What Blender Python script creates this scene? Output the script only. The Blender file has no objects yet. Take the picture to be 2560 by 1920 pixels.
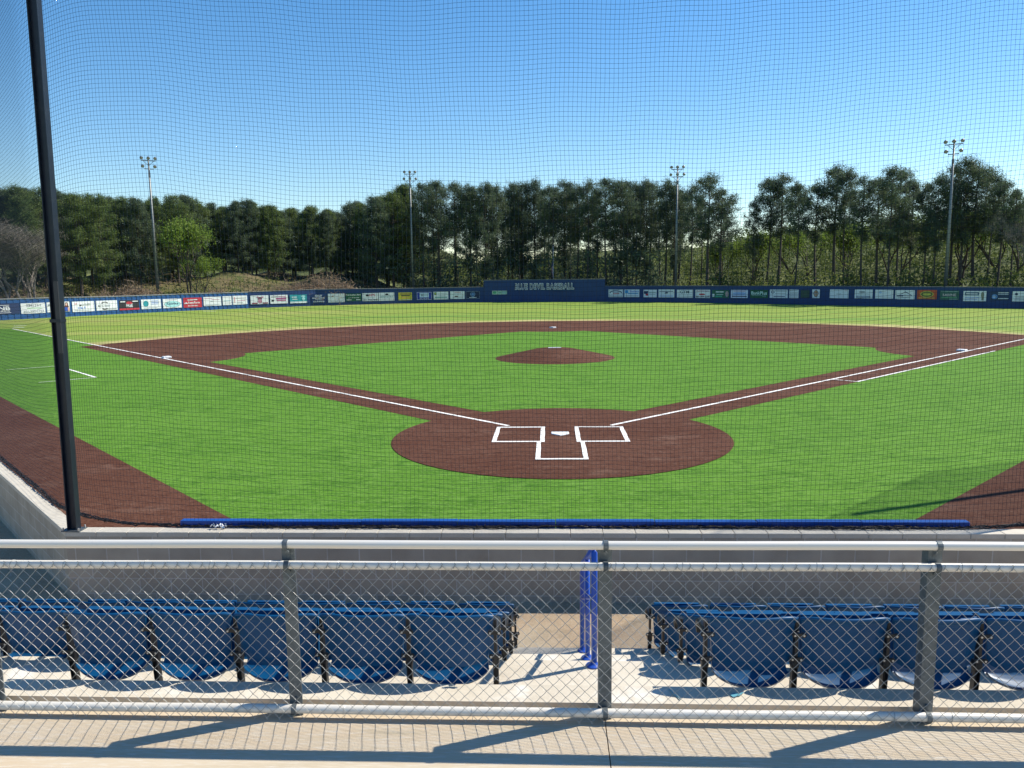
import bpy, bmesh, math, random
import numpy as np
from mathutils import Vector, Matrix
R = math.radians
sc = bpy.context.scene
COL = sc.collection

# ------------------------------------------------------------------ camera, world, sun, exposure
YAW, PIT, ROL = -0.0483875, 0.1369776, -0.0135526
fw = Vector((math.sin(YAW)*math.cos(PIT), math.cos(YAW)*math.cos(PIT), -math.sin(PIT)))
rt = Vector((math.cos(YAW), -math.sin(YAW), 0)); up = rt.cross(fw)
r2 = rt*math.cos(ROL)+up*math.sin(ROL); u2 = -rt*math.sin(ROL)+up*math.cos(ROL)
cam = bpy.data.cameras.new('camera'); co = bpy.data.objects.new('camera', cam); COL.objects.link(co)
M = Matrix((r2, u2, -fw)).transposed().to_4x4(); M.translation = Vector((-0.2418, -18.4361, 3.8153)); co.matrix_world = M
cam.sensor_width = 36; cam.lens = 1968.43/2560*36; cam.clip_start = .05; cam.clip_end = 5000
sc.camera = co
AZ, EL = R(68), R(46)
w = bpy.data.worlds.new('World'); sc.world = w; w.use_nodes = True
nt = w.node_tree; nt.nodes.clear()
sky = nt.nodes.new('ShaderNodeTexSky'); sky.sky_type = 'NISHITA'; sky.sun_disc = False
sky.sun_elevation = EL; sky.sun_rotation = AZ; sky.air_density = 1.0; sky.dust_density = 0.15; sky.ozone_density = 2.2
hs = nt.nodes.new('ShaderNodeHueSaturation'); hs.inputs['Saturation'].default_value = 1.33; hs.inputs['Value'].default_value = 1.14
bg = nt.nodes.new('ShaderNodeBackground'); bg.inputs[1].default_value = 0.105
wo = nt.nodes.new('ShaderNodeOutputWorld')
nt.links.new(sky.outputs[0], hs.inputs['Color']); nt.links.new(hs.outputs[0], bg.inputs[0]); nt.links.new(bg.outputs[0], wo.inputs[0])
sl = bpy.data.lights.new('sun', 'SUN'); sl.energy = 5.0; sl.angle = R(.53); sl.color = (1, .94, .82)
so = bpy.data.objects.new('sun', sl); COL.objects.link(so)
sv = Vector((math.sin(AZ)*math.cos(EL), math.cos(AZ)*math.cos(EL), math.sin(EL)))
so.rotation_euler = (-sv).to_track_quat('-Z', 'Y').to_euler(); so.location = sv*60
sc.view_settings.view_transform = 'Standard'; sc.view_settings.look = 'None'; sc.view_settings.exposure = 0.52; sc.view_settings.gamma = 1

# ------------------------------------------------------------------ materials
MATS = {}
def mat(name, col, rough=.6, metal=0., spec=.5, var=None, bump=None, trans=0., stretch=(1, 1, 1), coat=0.):
    """var = list of (scale, colour2, lo, hi) noise layers; bump = (scale, strength)"""
    if name in MATS: return MATS[name]
    m = bpy.data.materials.new(name); m.use_nodes = True; t = m.node_tree; b = t.nodes['Principled BSDF']
    b.inputs['Roughness'].default_value = rough; b.inputs['Metallic'].default_value = metal
    b.inputs['Specular IOR Level'].default_value = spec; b.inputs['Coat Weight'].default_value = coat
    c4 = (*col, 1); b.inputs['Base Color'].default_value = c4
    if var or bump:
        tc = t.nodes.new('ShaderNodeTexCoord'); mp = t.nodes.new('ShaderNodeMapping'); mp.inputs['Scale'].default_value = stretch
        t.links.new(tc.outputs['Object'], mp.inputs[0])
    if var:
        last = None
        for sca, c2, lo, hi in var:
            n = t.nodes.new('ShaderNodeTexNoise'); n.inputs['Scale'].default_value = sca; n.inputs['Detail'].default_value = 6
            n.inputs['Roughness'].default_value = .6
            t.links.new(mp.outputs[0], n.inputs['Vector'])
            mr = t.nodes.new('ShaderNodeMapRange'); mr.inputs[1].default_value = lo; mr.inputs[2].default_value = hi
            t.links.new(n.outputs[0], mr.inputs[0])
            mx = t.nodes.new('ShaderNodeMix'); mx.data_type = 'RGBA'; t.links.new(mr.outputs[0], mx.inputs[0])
            if last: t.links.new(last, mx.inputs[6])
            else: mx.inputs[6].default_value = c4
            mx.inputs[7].default_value = (*c2, 1); last = mx.outputs[2]
        t.links.new(last, b.inputs['Base Color'])
    if bump:
        n = t.nodes.new('ShaderNodeTexNoise'); n.inputs['Scale'].default_value = bump[0]; n.inputs['Detail'].default_value = 5
        t.links.new(mp.outputs[0], n.inputs['Vector'])
        bp = t.nodes.new('ShaderNodeBump'); bp.inputs['Strength'].default_value = bump[1]; bp.inputs['Distance'].default_value = .02
        t.links.new(n.outputs[0], bp.inputs['Height']); t.links.new(bp.outputs[0], b.inputs['Normal'])
    if trans:
        tr = t.nodes.new('ShaderNodeBsdfTranslucent'); ms = t.nodes.new('ShaderNodeMixShader'); ms.inputs[0].default_value = trans
        o = t.nodes['Material Output']
        if var: t.links.new(last, tr.inputs[0])
        else: tr.inputs[0].default_value = c4
        t.links.new(b.outputs[0], ms.inputs[1]); t.links.new(tr.outputs[0], ms.inputs[2]); t.links.new(ms.outputs[0], o.inputs[0])
    MATS[name] = m; return m

turf = mat('turf', (.086, .200, .020), .85, spec=.06, stretch=(.34, 1, 1),
           var=[(.25, (.106, .230, .026), .40, .66), (1.5, (.054, .142, .014), .47, .70), (4.5, (.118, .245, .036), .47, .66), (12, (.042, .120, .012), .48, .68), (40, (.19, .31, .075), .54, .72)], bump=(30, 1.0))
dirt = mat('dirt_turf', (.092, .037, .022), .9, spec=.08, stretch=(.5, 1, 1),
           var=[(.35, (.115, .052, .033), .42, .65), (1.1, (.160, .090, .064), .56, .74), (8, (.062, .024, .014), .48, .70), (30, (.19, .12, .09), .56, .78)], bump=(30, 1.0))
chalk = mat('chalk', (.82, .80, .76), .8, var=[(20, (.66, .62, .56), .55, .8)])
conc = mat('concrete', (.52, .455, .36), .85, spec=.25, var=[(.9, (.60, .545, .45), .35, .7), (5, (.42, .365, .28), .55, .85), (70, (.62, .57, .49), .5, .8), (1.7, (.66, .62, .56), .58, .66), (3.1, (.40, .34, .26), .64, .76)], bump=(60, .15))
concw = mat('concrete_walk', (.50, .39, .265), .85, spec=.25, stretch=(.12, 1, 1),
            var=[(2.2, (.55, .475, .365), .35, .65), (9, (.43, .36, .25), .5, .8), (80, (.60, .55, .47), .5, .8), (1.3, (.50, .34, .17), .60, .74), (4.5, (.34, .29, .22), .66, .78)], bump=(90, .12))
galv = mat('galvanised', (.13, .15, .16), .5, .35, var=[(9, (.075, .09, .10), .38, .68), (40, (.19, .21, .22), .5, .8)])
wire = mat('wire', (.34, .34, .33), .40, .5, spec=.6)
alu = mat('aluminium', (.72, .67, .59), .42, .12, var=[(3, (.68, .66, .62), .4, .8), (25, (.60, .58, .54), .62, .8)])
seatm = mat('seat_plastic', (.002, .056, .150), .36, spec=.26, var=[(6, (.003, .064, .17), .4, .7), (30, (.006, .06, .17), .6, .8)])
black = mat('black_iron', (.012, .012, .014), .45, spec=.5)
bolt = mat('bolt', (.5, .5, .5), .35, .9)
bluep = mat('blue_paint', (.015, .075, .42), .35, spec=.5)
bluepad = mat('blue_vinyl', (.006, .058, .28), .4, spec=.4, var=[(5, (.008, .066, .31), .4, .7)])
polem = mat('pole_steel', (.010, .015, .026), .42, .0, spec=.4, var=[(7, (.022, .027, .036), .45, .8)])
netm = mat('net', (.012, .022, .04), .8, spec=.1)
white = mat('white_board', (.72, .74, .76), .6)
rope = mat('rope', (.01, .01, .013), .7)
fblue = mat('fence_blue', (.014, .085, .26), .5, var=[(1.2, (.011, .070, .21), .4, .7)])
fblue2 = mat('fence_vinyl', (.006, .040, .150), .6, var=[(.6, (.005, .032, .125), .4, .7)])
capm = mat('fence_cap', (.16, .17, .17), .7)
bark = mat('bark', (.085, .065, .05), .9, var=[(3, (.04, .032, .026), .4, .7)])
barkg = mat('bark_grey', (.22, .19, .155), .9, var=[(2, (.13, .11, .09), .4, .7)])
needle = mat('pine_needles', (.080, .120, .070), .6, spec=.35, trans=.42, var=[(.40, (.135, .172, .082), .42, .62), (2.5, (.050, .078, .056), .5, .72)])
needl2 = mat('pine_needles_light', (.105, .155, .048), .6, spec=.3, trans=.4, var=[(.35, (.17, .215, .06), .42, .62), (2.5, (.05, .08, .034), .5, .72)])
leafy = mat('spring_leaves', (.16, .24, .035), .6, spec=.2, trans=.4, var=[(.6, (.23, .30, .06), .4, .7), (3, (.07, .12, .022), .5, .75)])
dryl = mat('dry_leaves', (.34, .25, .17), .8, trans=.3, var=[(1, (.20, .145, .095), .4, .7)])
undm = mat('undergrowth', (.10, .13, .035), .8, spec=.1, trans=.35, var=[(.12, (.20, .23, .06), .42, .62), (.5, (.05, .075, .025), .45, .75), (.3, (.24, .21, .12), .62, .76)])

# natural outfield grass: mowing bands and a dry ring round the infield arc
def grass_mat():
    m = bpy.data.materials.new('outfield_grass'); m.use_nodes = True; t = m.node_tree; N = t.nodes; L = t.links; b = N['Principled BSDF']
    b.inputs['Roughness'].default_value = .8; b.inputs['Specular IOR Level'].default_value = .12
    tc = N.new('ShaderNodeTexCoord')
    def noise(s, stretch=(1, 1, 1)):
        mp = N.new('ShaderNodeMapping'); mp.inputs['Scale'].default_value = stretch; L.new(tc.outputs['Object'], mp.inputs[0])
        n = N.new('ShaderNodeTexNoise'); n.inputs['Scale'].default_value = s; n.inputs['Detail'].default_value = 5; L.new(mp.outputs[0], n.inputs['Vector']); return n.outputs[0]
    def rng(v, a, b_, c=0, d=1):
        q = N.new('ShaderNodeMapRange'); q.inputs[1].default_value = a; q.inputs[2].default_value = b_; q.inputs[3].default_value = c; q.inputs[4].default_value = d
        L.new(v, q.inputs[0]); return q.outputs[0]
    def mix(f, a, b_):
        q = N.new('ShaderNodeMix'); q.data_type = 'RGBA'; L.new(f, q.inputs[0])
        for i, v in ((6, a), (7, b_)):
            if isinstance(v, tuple): q.inputs[i].default_value = (*v, 1)
            else: L.new(v, q.inputs[i])
        return q.outputs[2]
    def math_(op, a, b_):
        q = N.new('ShaderNodeMath'); q.operation = op
        for i, v in ((0, a), (1, b_)):
            if isinstance(v, (int, float)): q.inputs[i].default_value = v
            else: L.new(v, q.inputs[i])
        return q.outputs[0]
    base = mix(rng(noise(.12, (.35, 1, 1)), .4, .62), (.195, .270, .043), (.125, .230, .033))
    wv = N.new('ShaderNodeTexWave'); wv.bands_direction = 'Y'; wv.inputs['Scale'].default_value = .055; wv.inputs['Distortion'].default_value = 1.2; wv.inputs['Detail'].default_value = 1
    L.new(tc.outputs['Object'], wv.inputs[0])
    base = mix(rng(wv.outputs[1], .35, .65, 0, .6), base, (.230, .290, .050))
    base = mix(rng(noise(3, (.4, 1, 1)), .5, .8, 0, .5), base, (.12, .18, .03))
    vm = N.new('ShaderNodeVectorMath'); vm.operation = 'DISTANCE'; vm.inputs[1].default_value = (0, 18.44, 0); L.new(tc.outputs['Object'], vm.inputs[0])
    d = math_('ADD', vm.outputs['Value'], math_('MULTIPLY', noise(.18), 6))
    base = mix(rng(d, 32.5, 34.6, .8, 0), base, (.46, .37, .17))
    sx = N.new('ShaderNodeSeparateXYZ'); L.new(tc.outputs['Object'], sx.inputs[0])
    lf = rng(sx.outputs[0], -15, -30, 0, 1)                                     # drier, yellower grass in left field
    base = mix(math_('MULTIPLY', lf, rng(noise(.1, (.25, 1, 1)), .46, .6, 0, .5)), base, (.36, .33, .11))
    fz = noise(14, (.5, 1, 1)); base = mix(rng(fz, .5, .85, 0, .5), base, (.33, .36, .12))
    L.new(base, b.inputs['Base Color']); return m
grassm = grass_mat()

def block_mat():
    m = bpy.data.materials.new('block_masonry'); m.use_nodes = True; t = m.node_tree; N = t.nodes; L = t.links; b = N['Principled BSDF']
    b.inputs['Roughness'].default_value = .9; b.inputs['Specular IOR Level'].default_value = .2
    tc = N.new('ShaderNodeTexCoord'); sx = N.new('ShaderNodeSeparateXYZ'); cx = N.new('ShaderNodeCombineXYZ'); L.new(tc.outputs['Object'], sx.inputs[0])
    L.new(sx.outputs[0], cx.inputs[0]); ad = N.new('ShaderNodeMath'); ad.operation = 'ADD'; ad.inputs[1].default_value = .9656; L.new(sx.outputs[2], ad.inputs[0]); L.new(ad.outputs[0], cx.inputs[1])
    br = N.new('ShaderNodeTexBrick'); br.inputs['Scale'].default_value = 1; br.inputs['Brick Width'].default_value = .4064; br.inputs['Row Height'].default_value = .2032
    br.inputs['Mortar Size'].default_value = .008; br.inputs['Mortar Smooth'].default_value = .3; br.inputs['Bias'].default_value = 0
    br.inputs['Color1'].default_value = (.46, .405, .325, 1); br.inputs['Color2'].default_value = (.385, .34, .275, 1); br.inputs['Mortar'].default_value = (.55, .52, .47, 1)
    L.new(cx.outputs[0], br.inputs[0])
    n = N.new('ShaderNodeTexNoise'); n.inputs['Scale'].default_value = 2.5; n.inputs['Detail'].default_value = 8; L.new(tc.outputs['Object'], n.inputs[0])
    mr = N.new('ShaderNodeMapRange'); mr.inputs[1].default_value = .4; mr.inputs[2].default_value = .75; mr.inputs[4].default_value = .6; L.new(n.outputs[0], mr.inputs[0])
    mx = N.new('ShaderNodeMix'); mx.data_type = 'RGBA'; L.new(mr.outputs[0], mx.inputs[0]); L.new(br.outputs[0], mx.inputs[6]); mx.inputs[7].default_value = (.27, .225, .17, 1)
    n2 = N.new('ShaderNodeTexNoise'); n2.inputs['Scale'].default_value = 70; n2.inputs['Detail'].default_value = 3; L.new(tc.outputs['Object'], n2.inputs[0])
    mr2 = N.new('ShaderNodeMapRange'); mr2.inputs[1].default_value = .45; mr2.inputs[2].default_value = .8; mr2.inputs[4].default_value = .4; L.new(n2.outputs[0], mr2.inputs[0])
    mx2 = N.new('ShaderNodeMix'); mx2.data_type = 'RGBA'; L.new(mr2.outputs[0], mx2.inputs[0]); L.new(mx.outputs[2], mx2.inputs[6]); mx2.inputs[7].default_value = (.42, .38, .32, 1)
    L.new(mx2.outputs[2], b.inputs['Base Color'])
    bp = N.new('ShaderNodeBump'); bp.inputs['Strength'].default_value = .5; bp.inputs['Distance'].default_value = .006; bp.invert = True
    L.new(br.outputs[1], bp.inputs['Height']); L.new(bp.outputs[0], b.inputs['Normal']); return m
blockm = block_mat()

# ------------------------------------------------------------------ mesh helpers
class MB:
    def __init__(s): s.v = []; s.f = []; s.m = []; s.mi = 0
    def add(s, vs, fs):
        n = len(s.v); s.v += [tuple(v) for v in vs]; s.f += [tuple(i+n for i in f) for f in fs]; s.m += [s.mi]*len(fs); return s
    def box(s, x0, x1, y0, y1, z0, z1, M=None):
        vs = [Vector((x, y, z)) for x in (x0, x1) for y in (y0, y1) for z in (z0, z1)]
        if M is not None: vs = [M @ v for v in vs]
        return s.add(vs, [(0, 1, 3, 2), (4, 6, 7, 5), (0, 4, 5, 1), (2, 3, 7, 6), (0, 2, 6, 4), (1, 5, 7, 3)])
    def bbox(s, x0, x1, y0, y1, z0, z1, b=.005):      # box with chamfered vertical and top edges
        vs = []
        for z, k in ((z0, 0), (z1-b, 0), (z1, b)):
            bb = b+k
            vs += [(x0+bb, y0+k, z), (x1-bb, y0+k, z), (x1-k, y0+bb, z), (x1-k, y1-bb, z), (x1-bb, y1-k, z), (x0+bb, y1-k, z), (x0+k, y1-bb, z), (x0+k, y0+bb, z)]
        fs = [tuple(range(7, -1, -1)), tuple(range(16, 24))]
        for L in (0, 8):
            for i in range(8): j = (i+1) % 8; fs.append((L+i, L+j, L+8+j, L+8+i))
        return s.add(vs, fs)
    def tube(s, pts, rad, n=8, cap=True):
        pts = [Vector(p) for p in pts]; N = len(pts)
        rs = rad if isinstance(rad, (list, tuple)) else [rad]*N
        base = len(s.v); vs = []; prev = None
        for i, p in enumerate(pts):
            t = (pts[min(i+1, N-1)]-pts[max(i-1, 0)]).normalized()
            a = Vector((0, 0, 1)) if abs(t.z) < .9 else Vector((1, 0, 0))
            if prev is None: x = t.cross(a).normalized()
            else: x = (prev-t*prev.dot(t)).normalized()
            prev = x; y = t.cross(x)
            for k in range(n):
                q = 2*math.pi*k/n; vs.append(p+(x*math.cos(q)+y*math.sin(q))*rs[i])
        fs = []
        for i in range(N-1):
            for k in range(n):
                k2 = (k+1) % n; fs.append((i*n+k, i*n+k2, (i+1)*n+k2, (i+1)*n+k))
        if cap: fs.append(tuple(range(n-1, -1, -1))); fs.append(tuple(range((N-1)*n, N*n)))
        return s.add(vs, fs)
    def lathe(s, prof, c, axis='z', n=12):
        vs = []
        for r_, h in prof:
            for k in range(n):
                q = 2*math.pi*k/n; a, b_ = r_*math.cos(q), r_*math.sin(q)
                vs.append({'z': (c[0]+a, c[1]+b_, c[2]+h), 'x': (c[0]+h, c[1]+a, c[2]+b_), 'y': (c[0]+a, c[1]+h, c[2]+b_)}[axis])
        fs = []
        for i in range(len(prof)-1):
            for k in range(n): k2 = (k+1) % n; fs.append((i*n+k, i*n+k2, (i+1)*n+k2, (i+1)*n+k))
        fs.append(tuple(range(n-1, -1, -1))); fs.append(tuple(range((len(prof)-1)*n, len(prof)*n)))
        return s.add(vs, fs)
    def shell(s, fb, ff, nu, nv):                     # closed curved slab: back surface, front surface, rim
        P = [[fb(-1+2*i/nu, j/nv) for i in range(nu+1)] for j in range(nv+1)]; Q = [[ff(-1+2*i/nu, j/nv) for i in range(nu+1)] for j in range(nv+1)]
        vs = [p for r_ in P for p in r_]+[p for r_ in Q for p in r_]; o = (nu+1)*(nv+1); I = lambda i, j: j*(nu+1)+i
        fs = []
        for j in range(nv):
            for i in range(nu):
                fs.append((I(i, j), I(i+1, j), I(i+1, j+1), I(i, j+1))); fs.append((o+I(i, j), o+I(i, j+1), o+I(i+1, j+1), o+I(i+1, j)))
        for i in range(nu):
            fs.append((I(i, 0), o+I(i, 0), o+I(i+1, 0), I(i+1, 0))); fs.append((I(i, nv), I(i+1, nv), o+I(i+1, nv), o+I(i, nv)))
        for j in range(nv):
            fs.append((I(0, j), I(0, j+1), o+I(0, j+1), o+I(0, j))); fs.append((I(nu, j), o+I(nu, j), o+I(nu, j+1), I(nu, j+1)))
        return s.add(vs, fs)
    def build(s, name, m, parent=None, smooth=False, loc=None, rotz=0):
        me = bpy.data.meshes.new(name); me.from_pydata(s.v, [], s.f)
        for q in (m if isinstance(m, (list, tuple)) else [m]): me.materials.append(q)
        if isinstance(m, (list, tuple)): me.polygons.foreach_set('material_index', s.m)
        if smooth: me.polygons.foreach_set('use_smooth', [True]*len(me.polygons))
        me.update(); o = bpy.data.objects.new(name, me); COL.objects.link(o)
        if parent is not None: o.parent = parent
        if loc is not None: o.location = loc
        o.rotation_euler.z = rotz
        return o
def smooth_angle(o, deg=40):
    me = o.data; me.polygons.foreach_set('use_smooth', [True]*len(me.polygons))
    bm = bmesh.new(); bm.from_mesh(me)
    for e in bm.edges:
        if len(e.link_faces) == 2 and e.calc_face_angle(0) > R(deg): e.smooth = False
    bm.to_mesh(me); bm.free(); return o
def tag(o, label=None, cat=None, group=None, kind=None):
    if label: o['label'] = label
    if cat: o['category'] = cat
    if group: o['group'] = group
    if kind: o['kind'] = kind
    return o
def empty(name, loc, label, cat, group=None, rotz=0):
    o = bpy.data.objects.new(name, None); COL.objects.link(o); o.location = loc; o.rotation_euler.z = rotz; o.empty_display_size = .2
    return tag(o, label, cat, group)
def copy_tree(o, parent=None):
    c = o.copy(); COL.objects.link(c)
    if parent is not None: c.parent = parent
    for ch in KIDS.get(o.name, []): copy_tree(ch, c)
    return c
KIDS = {}
def reg(root):
    for o in bpy.data.objects:
        if o.parent is not None: KIDS.setdefault(o.parent.name, [])
        if o.parent is not None and o not in KIDS[o.parent.name]: KIDS[o.parent.name].append(o)
def poly(name, pts, z, m, kind='structure'):
    bm = bmesh.new(); f = bm.faces.new([bm.verts.new((x, y, z)) for x, y in pts]); bm.normal_update()
    if f.normal.z < 0: f.normal_flip()
    bmesh.ops.triangulate(bm, faces=[f]); me = bpy.data.meshes.new(name); bm.to_mesh(me); bm.free(); me.materials.append(m)
    o = bpy.data.objects.new(name, me); COL.objects.link(o); return tag(o, kind=kind)
def fix_normals(o):
    bm = bmesh.new(); bm.from_mesh(o.data); bmesh.ops.recalc_face_normals(bm, faces=bm.faces); bm.to_mesh(o.data); bm.free(); return o

# ------------------------------------------------------------------ ground, field
WX, WY = 6.41, -9.05                                   # inner corner of the backstop wall
poly('outfield_ground', [(-2500, 2500), (-2500, -2500), (-17, -2500), (-17, 1.5), (-WX, WY+.1), (WX, WY+.1), (17, 1.5), (17, -2500), (2500, -2500), (2500, 2500)], 0, grassm)
S2 = math.sqrt(2)
# artificial turf: foul ground on both sides of home plate up to the foul lines
poly('foul_ground_turf', [(0, 0), (-44.6, 44.6), (-52, 40), (-52, 20), (-17, -5), (-17, 1.5), (-WX, WY+.1), (WX, WY+.1), (17, 1.5), (17, -5), (40, 20), (46, 42), (45.5, 45.5)][0:1] +
     [(-44.6, 44.6), (-60, 44.6), (-60, 44), (-17.0, 1.5), (-WX, WY+.1), (WX, WY+.1), (17, 1.5), (60, 44), (60, 45.5), (45.5, 45.5)], .004, turf)
RB = (0, 18.44)                                        # centre of the infield arc
def arc(c, r_, a0, a1, n): return [(c[0]+r_*math.cos(a0+(a1-a0)*i/n), c[1]+r_*math.sin(a0+(a1-a0)*i/n)) for i in range(n+1)]
def arc_end(off):                                      # where |x| side foul strip edge (distance off outside the line) meets the arc
    lo, hi = 15, 40
    for _ in range(40):
        t = (lo+hi)/2; x, y = t+off/S2, t-off/S2
        if math.hypot(x-RB[0], y-RB[1]) < 28.96: lo = t
        else: hi = t
    return x, y
ex, ey = arc_end(.92)
a0 = math.atan2(ey-RB[1], ex); a1 = math.pi-a0
# infield skin (whole fan), then the turf diamond above it
skin = [(0, -.92*S2)]+[(ex, ey)]+arc(RB, 28.96, a0, a1, 90)[1:]
poly('infield_dirt', skin, .008, dirt)
B = 27.43/S2; r3 = 3.96; off = .92
def line_circle(c, pts_line, off):                     # along-base direction helper
    return math.sqrt(r3*r3-off*off)
k = math.sqrt(r3*r3-off*off)
def cut(c, d1, n1, d2, n2, n=14):
    """arc of radius r3 round c from point on line (dir d1, inner offset n1) to line (dir d2, inner offset n2)"""
    p1 = (c[0]+d1[0]*k+n1[0]*off, c[1]+d1[1]*k+n1[1]*off); p2 = (c[0]+d2[0]*k+n2[0]*off, c[1]+d2[1]*k+n2[1]*off)
    b0 = math.atan2(p1[1]-c[1], p1[0]-c[0]); b1 = math.atan2(p2[1]-c[1], p2[0]-c[0])
    while b1-b0 > math.pi: b1 -= 2*math.pi
    while b1-b0 < -math.pi: b1 += 2*math.pi
    return arc(c, r3, b0, b1, n)
q = 1/S2
home, first, second, third = (0, 0.0), (B, B), (0, 2*B), (-B, B)
dia = []
dia += cut(home, (-q, q), (q, q), (q, q), (-q, q))
dia += cut(first, (-q, -q), (-q, q), (-q, q), (-q, -q))
dia += cut(second, (q, -q), (-q, -q), (-q, -q), (q, -q))
dia += cut(third, (q, q), (q, -q), (q, -q), (q, q))
poly('infield_turf', dia, .012, turf)
poly('home_circle_dirt', arc((0, -.02), 3.98, 0, 2*math.pi, 90)[:-1], .016, dirt)
for sgn, nm in ((-1, 'left'), (1, 'right')):
    poly('warning_track', [(sgn*3.2, -8.6), (sgn*(WX-.1), WY+.2), (sgn*17, 1.65), (sgn*46, 34.2), (sgn*46, 34.25)][:4]+[(sgn*46, 34.9)], .008, dirt) if False else None
    poly('warning_track', [(sgn*2.85, -8.95), (sgn*WX, WY+.1), (sgn*17, 1.5), (sgn*17, 5.2)], .0085, dirt)
    poly('warning_track', [(sgn*17, 1.5), (sgn*60, 44), (sgn*60, 48.2), (sgn*17, 5.2)], .0085, dirt)
# mound
mb = MB(); vs = []; fs = []; nr, na = 14, 64
mh = .42
def mz(r_):
    t = min(1, max(0, (2.74-r_)/(2.74-.80))); return .005+mh*t
for i in range(nr+1):
    for a in range(na):
        r_ = 2.76*i/nr; th = 2*math.pi*a/na; x = r_*math.cos(th); y = r_*math.sin(th)
        rr = max(0, math.hypot(max(0, abs(x)-.75), y*1.0-(.25 if y > 0 else 0)*0)); mz_ = .012+mh*min(1, max(0, (1-r_/2.76)/(1-.85/2.76)))
        vs.append((x, y, mz_))
for i in range(nr):
    for a in range(na): b_ = (a+1) % na; fs.append((i*na+a, i*na+b_, (i+1)*na+b_, (i+1)*na+a))
mo = MB().add(vs, fs).build('pitchers_mound', dirt, loc=(0, 17.98, 0), smooth=False); fix_normals(mo)
tag(mo, kind='structure')
# painted lines (each set of lines lies 4 mm above the sheet below)
def strip(p, q_, wd, z, mbx):
    p = Vector((*p, 0)); q_ = Vector((*q_, 0)); d = (q_-p).normalized(); n = Vector((-d.y, d.x, 0))*wd/2
    L = (q_-p).length; k_ = max(1, int(L/.25)); lft = []; rgt = []
    rnd = random.Random(int(L*97))
    for i in range(k_+1):
        c = p+d*(L*i/k_); j = wd*.07
        lft.append(c+n*(1+rnd.uniform(-.12, .12))); rgt.append(c-n*(1+rnd.uniform(-.12, .12)))
    vs = [(v.x, v.y, z) for v in lft+rgt]; mbx.add(vs, [(i, k_+1+i, k_+2+i, i+1) for i in range(k_)])
ml = MB()
strip((-1.3, 1.3), (-44.4, 44.4), .105, .020, ml); strip((1.3, 1.3), (45.3, 45.3), .105, .020, ml)
strip((9.72, 9.72), (9.72+.92*q, 9.72-.92*q), .07, .024, ml); strip((9.72+.92*q, 9.72-.92*q), (19.9+.92*q, 19.9-.92*q), .09, .020, ml)
strip((-18.33, 11.92), (-22.64, 16.23), .10, .010, ml); strip((-18.33, 11.92), (-19.75, 10.5), .06, .012, ml); strip((-22.64, 16.23), (-24.06, 14.81), .06, .012, ml)
strip((-47.6, 49.2), (-46.6, 49.4), .25, .006, ml); strip((-46.0, 46.9), (-44.8, 46.5), .22, .006, ml); strip((-42.6, 76.5), (-40.6, 75.6), .25, .006, ml)
yb0, yb1 = -.70, 1.13; xi, xo = .37, 1.587; lw = .10
for sg in (-1, 1):
    strip((sg*(xi+.05), yb0), (sg*(xi+.05), yb1), lw, .020, ml); strip((sg*(xo-.05), yb0), (sg*(xo-.05), yb1), lw, .020, ml)
    strip((sg*(xi), yb0+.05), (sg*(xo), yb0+.05), lw, .024, ml); strip((sg*(xi), yb1-.05), (sg*(xo), yb1-.05), lw, .024, ml)
    strip((sg*.50, -.62), (sg*.50, -2.42), lw, .028, ml)
strip((-.55, -2.42), (.55, -2.42), lw, .032, ml)
tag(fix_normals(ml.build('field_markings', chalk)), kind='structure')
# home plate, bases, rubber
hp = MB(); P5 = [(-.2159, .4318), (.2159, .4318), (.2159, .2159), (0, 0), (-.2159, .2159)]
hp.add([(x, y, .017) for x, y in P5]+[(x*.96, y*.96+.008, .034) for x, y in P5], [(4, 3, 2, 1, 0), (5, 6, 7, 8, 9)]+[(i, (i+1) % 5, 5+(i+1) % 5, 5+i) for i in range(5)])
tag(fix_normals(hp.build('home_plate', white)), 'white five-sided home plate between the two batter boxes', 'home plate')
for nm, (cx, cy), rz, lb in (('first', first, 45, 'white base on the right foul line at the end of the runner lane'), ('second', second, 45, 'white base in the middle of the brown arc beyond the mound'), ('third', third, 45, 'white base on the left foul line beside the brown cutout')):
    s_ = {'first': (-q*.19, -q*.19+.0), 'third': (.0, -.27), 'second': (0, 0)}[nm]
    s_ = {'first': (-.27, 0), 'third': (.27, 0), 'second': (0, 0)}[nm]
    b_ = MB().bbox(-.19, .19, -.19, .19, 0, .085, .02).build('base', white, loc=(cx+s_[0], cy+s_[1], .010), rotz=R(rz)); fix_normals(b_)
    tag(b_, lb, 'base')
tag(MB().bbox(-.305, .305, -.076, .076, 0, .03, .004).build('pitching_rubber', white, loc=(0, 18.36, mh+.006)), 'white rubber slab on top of the brown mound', 'pitching rubber')
# faint outfield marks
for (x, y, L) in ((-47.5, 52.0, 2.2), (-45.6, 49.2, 2.0), (-40.9, 80.2, 3.0)):
    pass

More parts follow.
